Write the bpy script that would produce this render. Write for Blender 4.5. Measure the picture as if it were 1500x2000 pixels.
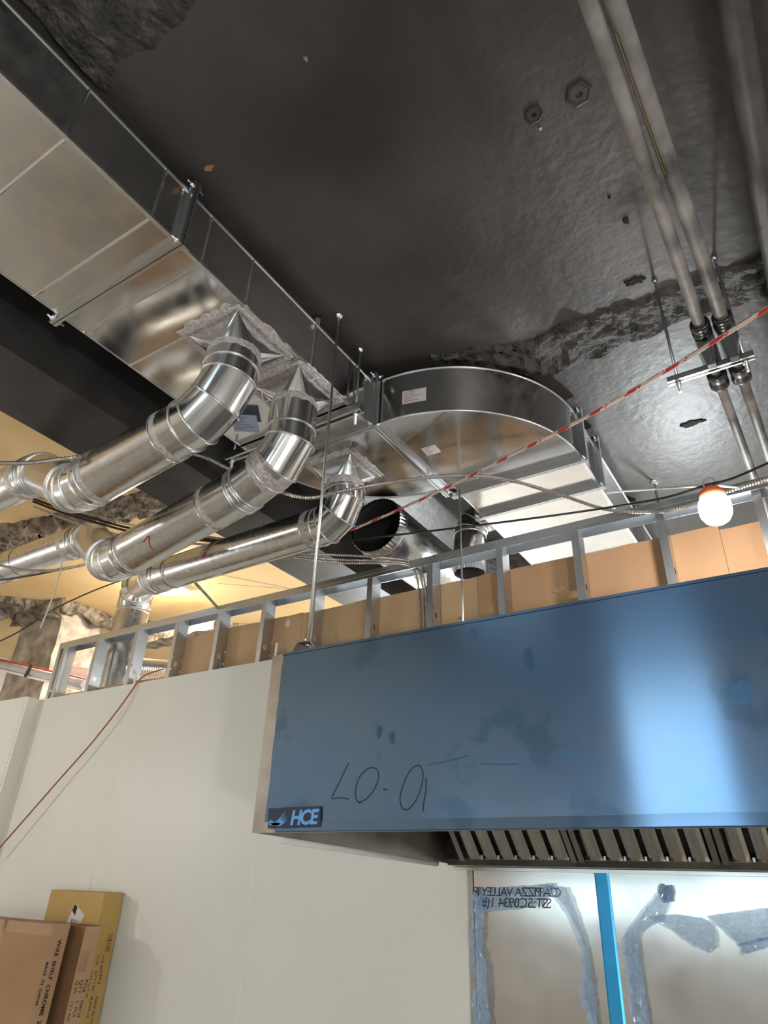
import bpy, math, random
from mathutils import Vector, Matrix, noise
random.seed(7)
R = random.random
for o in list(bpy.data.objects): bpy.data.objects.remove(o)
scene = bpy.context.scene
COL = scene.collection
PI = math.pi

# ------------------------------------------------------------------ camera
# axes: X along the kitchen wall (right), Y towards the wall, Z up; eye height 1.84 m above the floor
Z0 = 1.84
FPX = 1312.1
yaw, pit, rol = -.587599, .512703, .0397633
fw = Vector((math.sin(yaw)*math.cos(pit), math.cos(yaw)*math.cos(pit), math.sin(pit)))
r0 = Vector((math.cos(yaw), -math.sin(yaw), 0)); u0 = r0.cross(fw)
rt = r0*math.cos(rol)+u0*math.sin(rol); up = -r0*math.sin(rol)+u0*math.cos(rol)
cam = bpy.data.cameras.new('camera'); cam_o = bpy.data.objects.new('camera', cam); COL.objects.link(cam_o)
cam.sensor_fit = 'VERTICAL'; cam.sensor_height = 36; cam.sensor_width = 27; cam.lens = FPX/2000*36
cam.clip_start = .02; cam.clip_end = 100
cam_o.matrix_world = Matrix(((rt.x, up.x, -fw.x, 0), (rt.y, up.y, -fw.y, 0), (rt.z, up.z, -fw.z, Z0), (0, 0, 0, 1)))
scene.camera = cam_o

# ------------------------------------------------------------------ world, exposure
world = bpy.data.worlds.new('daylight'); scene.world = world; world.use_nodes = True
bg = world.node_tree.nodes['Background']; bg.inputs[0].default_value = (.74, .93, 1, 1); bg.inputs[1].default_value = 5.5
vs = scene.view_settings
vs.view_transform = 'Standard'; vs.look = 'None'; vs.gamma = 1; vs.use_curve_mapping = False; vs.exposure = 0.2
# strength of the lamps, seen and added (used in the lamp builders below)
LAMP_BULB, LAMP_BACK, LAMP_CREAM = 130, 950, 640
LAMP_ROOM, LAMP_WORK = 380, 1300

# ------------------------------------------------------------------ helpers
def at(px, py, ax, val):
    """the point of a real plane (x, y or z = val, metres from the eye) that the photograph shows at a pixel"""
    d = rt*((px-750)/FPX)-up*((py-1000)/FPX)+fw
    return d*(val/d[ax])
def atY(px, py, y): return at(px, py, 1, y)
def atX(px, py, x): return at(px, py, 0, x)
def atZ(px, py, z): return at(px, py, 2, z)

def V3(p): return Vector(p)

class MB:
    def __init__(s): s.v = []; s.f = []; s.sm = []; s.mi = []
    def add(s, vs_, fs, smooth=False, mi=0):
        b = len(s.v); s.v += [Vector(p) for p in vs_]
        for f in fs: s.f.append([i+b for i in f]); s.sm.append(smooth); s.mi.append(mi)
        return s
    def box(s, x0, x1, y0, y1, z0, z1, mi=0):
        p = [(x0,y0,z0),(x1,y0,z0),(x1,y1,z0),(x0,y1,z0),(x0,y0,z1),(x1,y0,z1),(x1,y1,z1),(x0,y1,z1)]
        return s.add(p, [(0,3,2,1),(4,5,6,7),(0,1,5,4),(1,2,6,5),(2,3,7,6),(3,0,4,7)], False, mi)
    def hexa(s, p, mi=0):
        return s.add(p, [(0,3,2,1),(4,5,6,7),(0,1,5,4),(1,2,6,5),(2,3,7,6),(3,0,4,7)], False, mi)
    def bar(s, a, b, w, h, upv=(0,0,1), mi=0):
        a = V3(a); b = V3(b); d = (b-a).normalized(); u = V3(upv)
        x = d.cross(u)
        if x.length < 1e-4: x = d.cross(V3((1,0,0)))
        x.normalize(); u = x.cross(d)
        x *= w/2; u *= h/2
        return s.hexa([a-x-u, b-x-u, b+x-u, a+x-u, a-x+u, b-x+u, b+x+u, a+x+u], mi)
    def prism(s, poly, ext, mi=0):
        e = V3(ext); n = len(poly); p = [V3(q) for q in poly]
        fs = [list(range(n))[::-1], list(range(n, 2*n))]+[(i, (i+1) % n, n+(i+1) % n, n+i) for i in range(n)]
        return s.add(p+[q+e for q in p], fs, False, mi)
    def tube(s, pts, r, n=10, cap=True, closed=False, smooth=True, rfun=None, mi=0, mifun=None):
        pts = [V3(p) for p in pts]; m = len(pts); rings = []
        u = None
        for i, p in enumerate(pts):
            if closed: d = pts[(i+1) % m]-pts[i-1]
            else: d = pts[min(i+1, m-1)]-pts[max(i-1, 0)]
            d.normalize()
            if u is None:
                u = d.cross(V3((0,0,1)))
                if u.length < .05: u = d.cross(V3((1,0,0)))
            u = (u-d*u.dot(d)).normalized(); w = d.cross(u)
            rr = rfun(i) if rfun else r
            rings.append([p+(u*math.cos(2*PI*k/n)+w*math.sin(2*PI*k/n))*rr for k in range(n)])
        b = len(s.v)
        for g in rings: s.v += g
        for i in range(m if closed else m-1):
            j = (i+1) % m
            for k in range(n):
                s.f.append([b+i*n+k, b+i*n+(k+1) % n, b+j*n+(k+1) % n, b+j*n+k]); s.sm.append(smooth)
                s.mi.append(mifun(i, k) if mifun else mi)
        if cap and not closed:
            s.f.append([b+k for k in range(n)][::-1]); s.sm.append(False); s.mi.append(mi)
            s.f.append([b+(m-1)*n+k for k in range(n)]); s.sm.append(False); s.mi.append(mi)
        return s
    def lathe(s, c, axis, prof, n=24, smooth=True, mi=0, cap0=False, cap1=False):
        c = V3(c); a = V3(axis).normalized(); u = a.cross(V3((0,0,1)))
        if u.length < .05: u = a.cross(V3((1,0,0)))
        u.normalize(); w = a.cross(u); b = len(s.v); m = len(prof)
        for r, h in prof:
            s.v += [c+a*h+(u*math.cos(2*PI*k/n)+w*math.sin(2*PI*k/n))*r for k in range(n)]
        for i in range(m-1):
            for k in range(n):
                s.f.append([b+i*n+k, b+i*n+(k+1) % n, b+(i+1)*n+(k+1) % n, b+(i+1)*n+k]); s.sm.append(smooth); s.mi.append(mi)
        if cap0: s.f.append([b+k for k in range(n)][::-1]); s.sm.append(False); s.mi.append(mi)
        if cap1: s.f.append([b+(m-1)*n+k for k in range(n)]); s.sm.append(False); s.mi.append(mi)
        return s
    def rings(s, A, B, smooth=True, mi=0):
        n = len(A); b = len(s.v); s.v += [V3(p) for p in A]+[V3(p) for p in B]
        for k in range(n):
            s.f.append([b+k, b+(k+1) % n, b+n+(k+1) % n, b+n+k]); s.sm.append(smooth); s.mi.append(mi)
        return s
    def grid(s, P, smooth=True, mi=0):
        h = len(P); w = len(P[0]); b = len(s.v)
        for row in P: s.v += [V3(p) for p in row]
        for i in range(h-1):
            for j in range(w-1):
                s.f.append([b+i*w+j, b+i*w+j+1, b+(i+1)*w+j+1, b+(i+1)*w+j]); s.sm.append(smooth); s.mi.append(mi)
        return s
    def ball(s, c, r, n=12, m=8, sc=(1,1,1), mi=0):
        c = V3(c); P = []
        for i in range(m+1):
            t = PI*i/m
            P.append([c+V3((r*sc[0]*math.sin(t)*math.cos(2*PI*k/n), r*sc[1]*math.sin(t)*math.sin(2*PI*k/n), r*sc[2]*math.cos(t))) for k in range(n+1)])
        return s.grid(P, True, mi)
    def build(s, name, mat, parent=None):
        off = Vector((0, 0, Z0))-(PLOC[parent.name] if parent else Vector((0,0,0)))
        base = Vector((0,0,0))
        if parent is None and s.v:
            xs = [p.x for p in s.v]; ys = [p.y for p in s.v]; zs = [p.z for p in s.v]
            base = Vector(((min(xs)+max(xs))/2, (min(ys)+max(ys))/2, min(zs)+Z0)); off = Vector((0,0,Z0))-base
        me = bpy.data.meshes.new(name)
        me.from_pydata([p+off for p in s.v], [], s.f)
        me.polygons.foreach_set('use_smooth', s.sm); me.polygons.foreach_set('material_index', s.mi)
        for mm in (mat if isinstance(mat, (list, tuple)) else [mat]): me.materials.append(mm)
        me.update()
        o = bpy.data.objects.new(name, me); COL.objects.link(o)
        if parent: o.parent = parent; PLOC[o.name] = PLOC[parent.name]
        else: o.location = base; PLOC[o.name] = base
        return o
PLOC = {}
def thing(name, loc, label=None, cat=None, group=None, kind=None):
    o = bpy.data.objects.new(name, None); COL.objects.link(o); o.empty_display_size = .1
    o.location = Vector(loc)+Vector((0,0,Z0)); PLOC[o.name] = o.location.copy()
    return tag(o, label, cat, group, kind)
def tag(o, label=None, cat=None, group=None, kind=None):
    if label: o['label'] = label
    if cat: o['category'] = cat
    if group: o['group'] = group
    if kind: o['kind'] = kind
    return o
def text_on(name, body, org, xdir, ydir, size, mat, parent, shear=0, bold=0, spacing=1.0, extrude=.0002, align='LEFT'):
    cu = bpy.data.curves.new(name, 'FONT'); cu.body = body; cu.size = size; cu.shear = shear; cu.offset = bold
    cu.space_character = spacing; cu.extrude = extrude; cu.align_x = align; cu.resolution_u = 3
    cu.materials.append(mat)
    o = bpy.data.objects.new(name, cu); COL.objects.link(o)
    x = V3(xdir).normalized(); y = V3(ydir); y = (y-x*y.dot(x)).normalized(); z = x.cross(y)
    org = V3(org)+Vector((0,0,Z0))-PLOC[parent.name]
    me = bpy.data.meshes.new_from_object(o); bpy.data.objects.remove(o); bpy.data.curves.remove(cu)
    me.transform(Matrix(((x.x,y.x,z.x,org.x),(x.y,y.y,z.y,org.y),(x.z,y.z,z.z,org.z),(0,0,0,1))))
    o = bpy.data.objects.new(name, me); COL.objects.link(o); o.parent = parent; PLOC[o.name] = PLOC[parent.name]
    if len(body) > 1: o['kind'] = 'stuff'
    return o
def spline(pts, step=.03):
    pts = [V3(p) for p in pts]; out = []
    P = [pts[0]*2-pts[1]]+pts+[pts[-1]*2-pts[-2]]
    for i in range(1, len(P)-2):
        a, b, c, d = P[i-1], P[i], P[i+1], P[i+2]
        n = max(2, int((c-b).length/step))
        for k in range(n):
            t = k/n
            out.append(.5*((2*b)+(c-a)*t+(2*a-5*b+4*c-d)*t*t+(3*b-a-3*c+d)*t**3))
    out.append(pts[-1]); return out

# ------------------------------------------------------------------ materials
def mat(name, col, rough=.5, metal=0, col2=None, nscale=6, ndetail=4, nlo=.35, nhi=.65, bump=0, bscale=30, bdetail=4, bdist=.01,
        emit=None, estr=0, aniso=0, alpha=1, stretch=None, rvar=0, coat=0, spec=None, bstretch=None):
    m = bpy.data.materials.new(name); m.use_nodes = True; nt = m.node_tree; N = nt.nodes; L = nt.links
    b = N['Principled BSDF']; b.inputs['Base Color'].default_value = (*col, 1); b.inputs['Roughness'].default_value = rough
    b.inputs['Metallic'].default_value = metal
    if spec is not None: b.inputs['Specular IOR Level'].default_value = spec
    if coat: b.inputs['Coat Weight'].default_value = coat; b.inputs['Coat Roughness'].default_value = .15
    if aniso: b.inputs['Anisotropic'].default_value = aniso
    tc = N.new('ShaderNodeNewGeometry')
    def mapped(st):
        if not st: return tc.outputs['Position']
        mp = N.new('ShaderNodeMapping'); mp.inputs['Scale'].default_value = st; L.new(tc.outputs['Position'], mp.inputs[0]); return mp.outputs[0]
    if col2 or rvar:
        n = N.new('ShaderNodeTexNoise'); n.inputs['Scale'].default_value = nscale; n.inputs['Detail'].default_value = ndetail
        L.new(mapped(stretch), n.inputs['Vector'])
        if col2:
            r = N.new('ShaderNodeValToRGB'); r.color_ramp.elements[0].position = nlo; r.color_ramp.elements[1].position = nhi
            r.color_ramp.elements[0].color = (*col, 1); r.color_ramp.elements[1].color = (*col2, 1)
            L.new(n.outputs['Fac'], r.inputs[0]); L.new(r.outputs[0], b.inputs['Base Color'])
        if rvar:
            mr = N.new('ShaderNodeMapRange'); mr.inputs['From Min'].default_value = .3; mr.inputs['From Max'].default_value = .7
            mr.inputs['To Min'].default_value = max(.02, rough-rvar); mr.inputs['To Max'].default_value = rough+rvar
            L.new(n.outputs['Fac'], mr.inputs[0]); L.new(mr.outputs[0], b.inputs['Roughness'])
    if bump:
        n2 = N.new('ShaderNodeTexNoise'); n2.inputs['Scale'].default_value = bscale; n2.inputs['Detail'].default_value = bdetail
        L.new(mapped(bstretch), n2.inputs['Vector'])
        bp = N.new('ShaderNodeBump'); bp.inputs['Strength'].default_value = bump; bp.inputs['Distance'].default_value = bdist
        L.new(n2.outputs['Fac'], bp.inputs['Height']); L.new(bp.outputs[0], b.inputs['Normal'])
    if emit: b.inputs['Emission Color'].default_value = (*emit, 1); b.inputs['Emission Strength'].default_value = estr
    if alpha < 1: b.inputs['Alpha'].default_value = alpha
    return m
M = {}
M['galv'] = mat('galvanized_sheet', (.62,.63,.64), .15, 1, (.70,.70,.70), 9, 5, rvar=.04, bump=.06, bscale=1.7, bdetail=1, bdist=.05)
M['galv_flat'] = M['galv']
M['galv_pipe'] = mat('galvanized_pipe', (.56,.57,.58), .23, 1, (.66,.66,.66), 40, 6, rvar=.05, bump=.04, bscale=60, bdist=.004)
M['galv_edge'] = mat('galvanized_flange', (.56,.58,.60), .28, 1, (.64,.65,.66), 4, 2)
M['galv_stud'] = mat('galvanized_stud', (.60,.625,.65), .34, 1, (.57,.595,.62), 6, 2)
M['zinc'] = mat('zinc_rod', (.72,.74,.76), .3, 1)
M['sealant'] = mat('grey_sealant', (.42,.39,.38), .45, .35, (.68,.64,.62), 70, 5, bump=.8, bscale=90, bdist=.006)
M['black_ceiling'] = mat('black_ceiling_paint', (.027,.0245,.023), .45, 0, (.070,.064,.060), 1.7, 7, .3, .72, bump=.5, bscale=20, bdetail=9, bdist=.008, spec=.5)
M['black_beam'] = mat('black_beam_paint', (.026,.024,.023), .5, 0, (.044,.041,.039), 4, 5, bump=.3, bscale=30, bdetail=6, bdist=.006)
M['black_rough'] = mat('black_broken_concrete', (.02,.018,.017), .55, 0, (.075,.068,.062), 14, 8, .4, .72, bump=.9, bscale=45, bdetail=8, bdist=.02)
M['cream'] = mat('cream_ceiling_paint', (.62,.42,.19), .6, 0, (.70,.52,.28), 1.2, 5, bump=.1, bscale=20, bdist=.004)
M['concrete'] = mat('raw_concrete', (.20,.165,.13), .85, 0, (.44,.38,.31), 7, 9, .35, .68, bump=.7, bscale=40, bdetail=8, bdist=.015)
M['rubble'] = mat('broken_concrete', (.075,.058,.043), .9, 0, (.33,.27,.2), 12, 9, .35, .7, bump=1, bscale=35, bdetail=8, bdist=.03)
M['white_panel'] = mat('white_wall_panel', (.69,.695,.655), .42, 0, (.73,.735,.695), 1.5, 3, bump=.12, bscale=260, bdetail=2, bdist=.002)
M['white_trim'] = mat('white_trim', (.78,.77,.72), .4)
M['drywall'] = mat('drywall_back_paper', (.40,.235,.12), .75, 0, (.47,.29,.155), 2.5, 6, bump=.08, bscale=50, bdist=.003)
M['blob'] = mat('tan_compound', (.52,.34,.19), .75)
M['plaster'] = mat('joint_compound', (.72,.66,.55), .7)
M['plain_wall'] = mat('pale_room_wall', (.72,.71,.68), .7, 0, (.78,.77,.74), 1.3, 4)
M['greige'] = mat('greige_wall', (.42,.37,.31), .75, 0, (.52,.46,.39), 1.5, 5)
M['floor'] = mat('concrete_floor', (.34,.325,.30), .55, 0, (.58,.56,.53), .8, 7)
M['stainless'] = mat('stainless_steel', (.53,.53,.53), .16, 1, (.60,.595,.585), 5, 4, rvar=.04, bump=.05, bscale=2.5, bdetail=1, bdist=.03)
M['stainless_dull'] = mat('brushed_stainless', (.33,.31,.285), .36, 1, (.40,.375,.345), 12, 5, rvar=.08)
M['filter_steel'] = mat('filter_steel', (.66,.62,.55), .24, 1, (.58,.53,.46), 3, 2)
M['dark_gap'] = mat('dark_gap_sheet', (.03,.028,.026), .6)
M['film_bare'] = mat('pale_blue_film', (.30,.53,.84), .12, .0, alpha=.45, spec=1.0)
M['strip_blue'] = mat('blue_film_strip', (.03,.30,.62), .3, .55, (.04,.36,.70), 3, 3)
M['navy'] = mat('navy_label', (.012,.017,.05), .35)
M['logo_blue'] = mat('logo_blue', (.12,.38,.78), .4)
M['marker'] = mat('black_marker', (.012,.014,.02), .5)
M['scuff'] = mat('dark_blue_scuff', (.04,.10,.21), .4, .5)
M['card'] = mat('brown_cardboard', (.33,.19,.088), .75, 0, (.37,.22,.105), 3, 5, bump=.05, bscale=60, bdist=.002)
M['card_pink'] = mat('pinkish_cardboard', (.46,.285,.165), .75, 0, (.50,.315,.19), 3, 5)
M['card_yellow'] = mat('yellow_cardboard', (.46,.30,.09), .7, 0, (.50,.335,.11), 3, 5)
M['card_dark'] = mat('dark_cardboard', (.20,.10,.045), .8)
M['tape'] = mat('clear_brown_tape', (.36,.215,.11), .15, 0, coat=.5)
M['print'] = mat('black_print', (.014,.009,.007), .8)
M['paper'] = mat('white_paper_label', (.66,.63,.62), .6, 0, (.6,.56,.56), 20, 3)
M['paper_pink'] = mat('pinkish_paper_label', (.62,.53,.52), .6)
M['paper_blue'] = mat('bluish_paper_label', (.30,.37,.48), .6)
M['ink'] = mat('grey_ink', (.2,.16,.2), .7)
M['armor'] = mat('armored_cable_steel', (.42,.39,.36), .4, .85)
M['cable_black'] = mat('black_cable', (.012,.012,.014), .5)
M['cable_brown'] = mat('dark_brown_cable', (.05,.025,.015), .6)
M['cord_orange'] = mat('orange_cord', (.34,.11,.025), .5)
M['rope_white'] = mat('white_rope', (.62,.52,.45), .8)
M['rope_red'] = mat('red_rope', (.50,.03,.025), .75)
M['pipe_grey'] = mat('painted_grey_pipe', (.07,.064,.06), .55, 0, (.30,.285,.27), 7, 7, .36, .68, bump=.2, bscale=50, bdist=.004)
M['pipe_dark'] = mat('painted_dark_pipe', (.045,.040,.037), .5, 0, (.09,.082,.076), 6, 6, bump=.3, bscale=40, bdist=.006)
M['yellow_mark'] = mat('yellow_paint_streak', (.36,.27,.08), .7)
M['black_plastic'] = mat('black_plastic', (.012,.012,.013), .32, 0, coat=.3)
M['orange_plastic'] = mat('orange_plastic', (.80,.20,.07), .4)
M['white_plastic'] = mat('white_plastic', (.70,.68,.67), .45)
M['conduit'] = mat('grey_conduit', (.40,.39,.40), .4, 0, (.46,.45,.46), 8, 3)
M['red_plastic'] = mat('red_plastic', (.62,.04,.02), .4)
M['foam'] = mat('pink_white_foam', (.74,.62,.57), .8)
M['rust'] = mat('rusty_hole', (.28,.14,.06), .9)
M['hole'] = mat('dark_hole', (.006,.005,.005), .9)
M['glass'] = mat('window_glass', (.9,.95,1), .05, 0, alpha=.12)
M['bulb_warm'] = mat('lit_bulb', (1,1,1), .4, emit=(1,.91,.87), estr=LAMP_BULB)
M['bulb_cool'] = mat('lit_cool_bulb', (1,1,1), .4, emit=(.90,.97,1), estr=LAMP_BACK)
M['bulb_room'] = mat('lit_room_bulb', (1,1,1), .4, emit=(1,.975,.94), estr=LAMP_ROOM)
M['bulb_work'] = mat('lit_work_bulb', (1,1,1), .4, emit=(1,.975,.94), estr=LAMP_WORK)
M['led'] = mat('lit_led_lens', (1,1,1), .4, emit=(1,.88,.70), estr=LAMP_CREAM)
def film_mat():
    m = mat('blue_protective_film', (.045,.105,.175), .16, .75)
    nt = m.node_tree; N = nt.nodes; L = nt.links; b = N['Principled BSDF']
    g = N.new('ShaderNodeNewGeometry')
    n1 = N.new('ShaderNodeTexNoise'); n1.inputs['Scale'].default_value = 3.2; n1.inputs['Detail'].default_value = 4; L.new(g.outputs['Position'], n1.inputs['Vector'])
    n2 = N.new('ShaderNodeTexNoise'); n2.inputs['Scale'].default_value = 7; n2.inputs['Detail'].default_value = 7; L.new(g.outputs['Position'], n2.inputs['Vector'])
    r1 = N.new('ShaderNodeValToRGB'); e = r1.color_ramp.elements; e[0].position = .38; e[1].position = .62; e[0].color = (.14,.22,.335,1); e[1].color = (.12,.21,.355,1)
    r2 = N.new('ShaderNodeValToRGB'); e = r2.color_ramp.elements; e[0].position = .60; e[1].position = .66; e[0].color = (0,0,0,1); e[1].color = (1,1,1,1)
    mx = N.new('ShaderNodeMix'); mx.data_type = 'RGBA'; mx.inputs[7].default_value = (.095,.175,.29,1)
    L.new(n1.outputs['Fac'], r1.inputs[0]); L.new(n2.outputs['Fac'], r2.inputs[0]); L.new(r2.outputs[0], mx.inputs[0]); L.new(r1.outputs[0], mx.inputs[6]); L.new(mx.outputs[2], b.inputs['Base Color'])
    # brushed grain along X spreads reflections up and down
    b.inputs['Anisotropic'].default_value = .85
    cx = N.new('ShaderNodeCombineXYZ'); cx.inputs[2].default_value = 1
    L.new(cx.outputs[0], b.inputs['Tangent'])
    return m
M['film'] = film_mat()

# ================================================================== STRUCTURE
ZC, ZCREAM, FLOOR = 2.23, 2.50, -Z0
YW = 3.0            # face of the white wall panels
def nz(p, s=1.0, o=0): return noise.noise(Vector(p)*s+Vector((o, o*1.7, o*.3)))
def structure(o, label): return tag(o, label, None, None, 'structure')

structure(MB().box(-9.1, 3.1, -4.6, 6.6, FLOOR-.1, FLOOR).build('floor', M['floor']), 'grey concrete floor below the kitchen wall')
ceil = structure(MB().box(-2.5, 3.1, -4.6, 6.6, ZC, ZC+.12).build('ceiling', M['black_ceiling']), 'black painted slab ceiling above the ducts')
creamc = structure(MB().box(-9.1, -2.93, -4.6, 6.6, ZCREAM, ZCREAM+.1).build('ceiling', M['cream']), 'cream painted ceiling behind the round pipes')
structure(MB().box(-2.93, -2.5, -4.6, 6.6, 1.9, ZCREAM+.1).build('ceiling_beam', M['black_beam']), 'black painted beam running beside the rectangular duct')
structure(MB().box(-9.1, 3.1, 6.5, 6.6, FLOOR, ZCREAM+.1).build('wall_far', M['plain_wall']), 'pale wall of the room behind the kitchen wall')
structure(MB().box(3.0, 3.1, -4.5, 6.5, FLOOR, ZCREAM).build('wall_right', M['plain_wall']), 'pale wall on the right')
structure(MB().box(-9.1, -9.0, -4.5, 6.5, FLOOR, ZCREAM).build('wall_outer', M['plain_wall']), 'pale wall on the far left')
# wall behind the viewer with a tall shop window standing in an added low window band, put in for reflections
wx0, wx1, wz1 = -1.93, -.90, 2.05
vx0, vx1, vz0, vz1 = -4.3, .9, -.2, .22
b = MB().box(-9.1, vx0, -4.6, -4.5, FLOOR, ZCREAM+.1).box(vx1, 3.1, -4.6, -4.5, FLOOR, ZCREAM+.1).box(vx0, vx1, -4.6, -4.5, FLOOR, vz0).box(vx0, wx0, -4.6, -4.5, vz1, ZCREAM+.1).box(wx1, vx1, -4.6, -4.5, vz1, ZCREAM+.1).box(wx0, wx1, -4.6, -4.5, wz1, ZCREAM+.1)
structure(b.build('wall_front', M['plain_wall']), 'pale wall behind the viewer')
def window(name, x0, x1, z0, z1, label, bars=()):
    w = thing(name, ((x0+x1)/2, -4.55, z0), label, None, None, 'structure')
    b = MB().box(x0, x0+.04, -4.58, -4.52, z0, z1).box(x1-.04, x1, -4.58, -4.52, z0, z1).box(x0+.04, x1-.04, -4.58, -4.52, z1-.04, z1).box(x0+.04, x1-.04, -4.58, -4.52, z0, z0+.04)
    for x in bars: b.box(x-.02, x+.02, -4.58, -4.52, z0+.04, z1-.04)
    b.build('window_frame', M['galv_edge'], w)
    MB().box(x0+.04, x1-.04, -4.553, -4.547, z0+.04, z1-.04).build('pane', M['glass'], w)
window('window_1', wx0, wx1, vz1, wz1, 'tall shop window behind the viewer')
window('reflected_window_band', vx0, vx1, vz0, vz1, 'unseen low window band added behind the viewer for reflections', (-3.1, -1.93, -.9))  # added window band, gives the stainless sheets their bright reflected strip

# ---- rough strips of the ceilings (where old walls were cut away)
def rough_strip(name, near, far, z, m, parent, drop=.03, nj=16, step=.025, seed=0, amp=.02):
    """near/far: polylines (x,y) of the two edges, given at the same number of points"""
    def res(pl):
        L = [0]
        for a, c in zip(pl, pl[1:]): L.append(L[-1]+math.hypot(c[0]-a[0], c[1]-a[1]))
        return L
    n = max(8, int(res(near)[-1]/step)); P = []
    def samp(pl, t):
        L = res(pl); s_ = t*L[-1]
        for i in range(len(pl)-1):
            if s_ <= L[i+1]+1e-9:
                k = (s_-L[i])/max(1e-9, L[i+1]-L[i]); return Vector((pl[i][0]+(pl[i+1][0]-pl[i][0])*k, pl[i][1]+(pl[i+1][1]-pl[i][1])*k, 0))
        return Vector((*pl[-1], 0))
    for i in range(n+1):
        t = i/n; a = samp(near, t); c = samp(far, t); row = []
        for j in range(nj+1):
            s_ = j/nj; p = a.lerp(c, s_)
            e = .035*nz((p.x*6, p.y*2+(0 if s_ < .5 else 9), seed), 1)+.02*nz((p.x*19, 3*(s_ > .5), seed), 1)
            if j in (0, nj): p.y += e
            else: p.y += e*.6
            h = 0 if j in (0, nj) else drop*(.55 if j in (1, nj-1) else 1)+amp*nz(p, 9, seed)+amp*.7*nz(p, 24, seed)
            row.append((p.x, p.y, z-max(0, h)+(.012 if j in (0, nj) else 0)))
        P.append(row)
    return MB().grid(P, False).build(name, m, parent)
def g2(*pp, z=ZC): return [(lambda q: (q.x, q.y))(atZ(x, y, z)) for x, y in pp]
def ext(pl, a=None, b_=None):
    if a: pl = [a]+pl
    if b_: pl = pl+[b_]
    return pl
nearE = g2((840,690),(1038,655),(1160,612),(1280,568),(1400,525),(1500,490)); nearE.append((1.2, nearE[-1][1]+.05))
farE = g2((850,720),(1078,732),(1201,683),(1342,626),(1465,590),(1520,570)); farE.append((1.2, farE[-1][1]+.05))
rough_strip('broken_strip', nearE, farE, ZC, M['black_rough'], ceil, drop=.022, seed=3, amp=.03)
near2 = [(-1.46,-.35),(-1.0,-.4),(-.4,-.45),(.4,-.5)]
far2 = g2((215,200),(300,120),(400,20)); far2 = [(-1.47, far2[0][1]+.02)]+far2+[(-.6,.42),(.4,.36)]
rough_strip('broken_strip', near2, far2, ZC, M['black_rough'], ceil, drop=.016, seed=8, amp=.018)
rough_strip('broken_strip', [(-2.5,4.05),(-2.0,4.0),(-.9,4.05)], [(-2.5,4.75),(-2.0,4.7),(-.9,4.75)], ZC, M['black_rough'], ceil, drop=.03, seed=5, amp=.03)
rough_strip('broken_strip', g2((0,1022),(160,990),(330,940),(420,925), z=ZCREAM), g2((0,1092),(160,1035),(330,1000),(420,985), z=ZCREAM), ZCREAM, M['rubble'], creamc, drop=.03, seed=11, amp=.05)
c1 = [(-7.4,2.9),(-6.9,3.2),(-6.35,3.75)]; c2 = [(-7.8,3.3),(-7.2,3.65),(-6.6,4.15)]
rough_strip('broken_strip', c1, c2, ZCREAM, M['rubble'], creamc, drop=.05, seed=21, amp=.07)
rough_strip('broken_strip', [(-6.4,4.3),(-5.6,4.75),(-4.9,5.2)], [(-6.6,4.55),(-5.8,5.0),(-5.1,5.45)], ZCREAM, M['rubble'], creamc, drop=.05, seed=25, amp=.06)
# fine joint lines of the cream ceiling boards
MB().bar((-5.6,2.2,ZCREAM-.001),(-2.95,6.2,ZCREAM-.001), .012, .004).build('joint_line', M['greige'], creamc)
MB().bar((-4.6,4.1,ZCREAM-.001),(-3.0,5.4,ZCREAM-.001), .01, .004).build('joint_line', M['greige'], creamc)
# plaster patches, holes and anchors of the black ceiling
def chip(px, py, w, h, m, seed, name='chipped_spot', dep=.006, n=14, z=ZC, parent=None):
    c = atZ(px, py, z); pts = []
    n = 26
    for k in range(n):
        a = 2*PI*k/n; rr = .85+.45*nz((math.cos(a)*1.7, math.sin(a)*1.7, seed), 1.5)+.5*nz((math.cos(a)*6, math.sin(a)*6, seed), 1)
        pts.append((c.x+w*rr*math.cos(a), c.y+h*rr*math.sin(a), z+.004))
    MB().prism(pts[::-1], (0,0,-dep-.004)).build(name, m, parent or ceil)
def plate(px, py, r, rot, n=6):
    c = atZ(px, py, ZC)
    b = MB().lathe((c.x, c.y, ZC+.002), (0,0,-1), [(r*1.0,0),(r*.97,.012),(r*.8,.014),(r*.72,.010),(r*.3,.010),(r*.26,.004),(.0005,.003)], n)
    for p in b.v:
        q = Vector((p.x-c.x, p.y-c.y)); a = rot; p.x = c.x+q.x*math.cos(a)-q.y*math.sin(a); p.y = c.y+q.x*math.sin(a)+q.y*math.cos(a)
    b.sm = [False]*len(b.sm); b.build('anchor_plate', M['black_beam'], ceil)
plate(1130,182,.043,.5); plate(1042,222,.031,.1,7)
chip(1056,250,.005,.004,M['paper'],1); chip(1222,430,.012,.016,M['hole'],2); chip(407,327,.017,.013,M['rust'],4); chip(598,114,.006,.008,M['pipe_grey'],6)
chip(1240,548,.036,.022,M['hole'],7); chip(1352,826,.062,.026,M['hole'],9); chip(617,619,.02,.018,M['hole'],12); chip(1190,385,.006,.005,M['hole'],13)
c = atZ(620,622,ZC); MB().lathe((c.x,c.y,ZC), (0,0,-1), [(.014,0),(.014,.05),(.009,.05),(.009,.01)], 12).build('conduit_stub', M['pipe_grey'], ceil)

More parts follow.
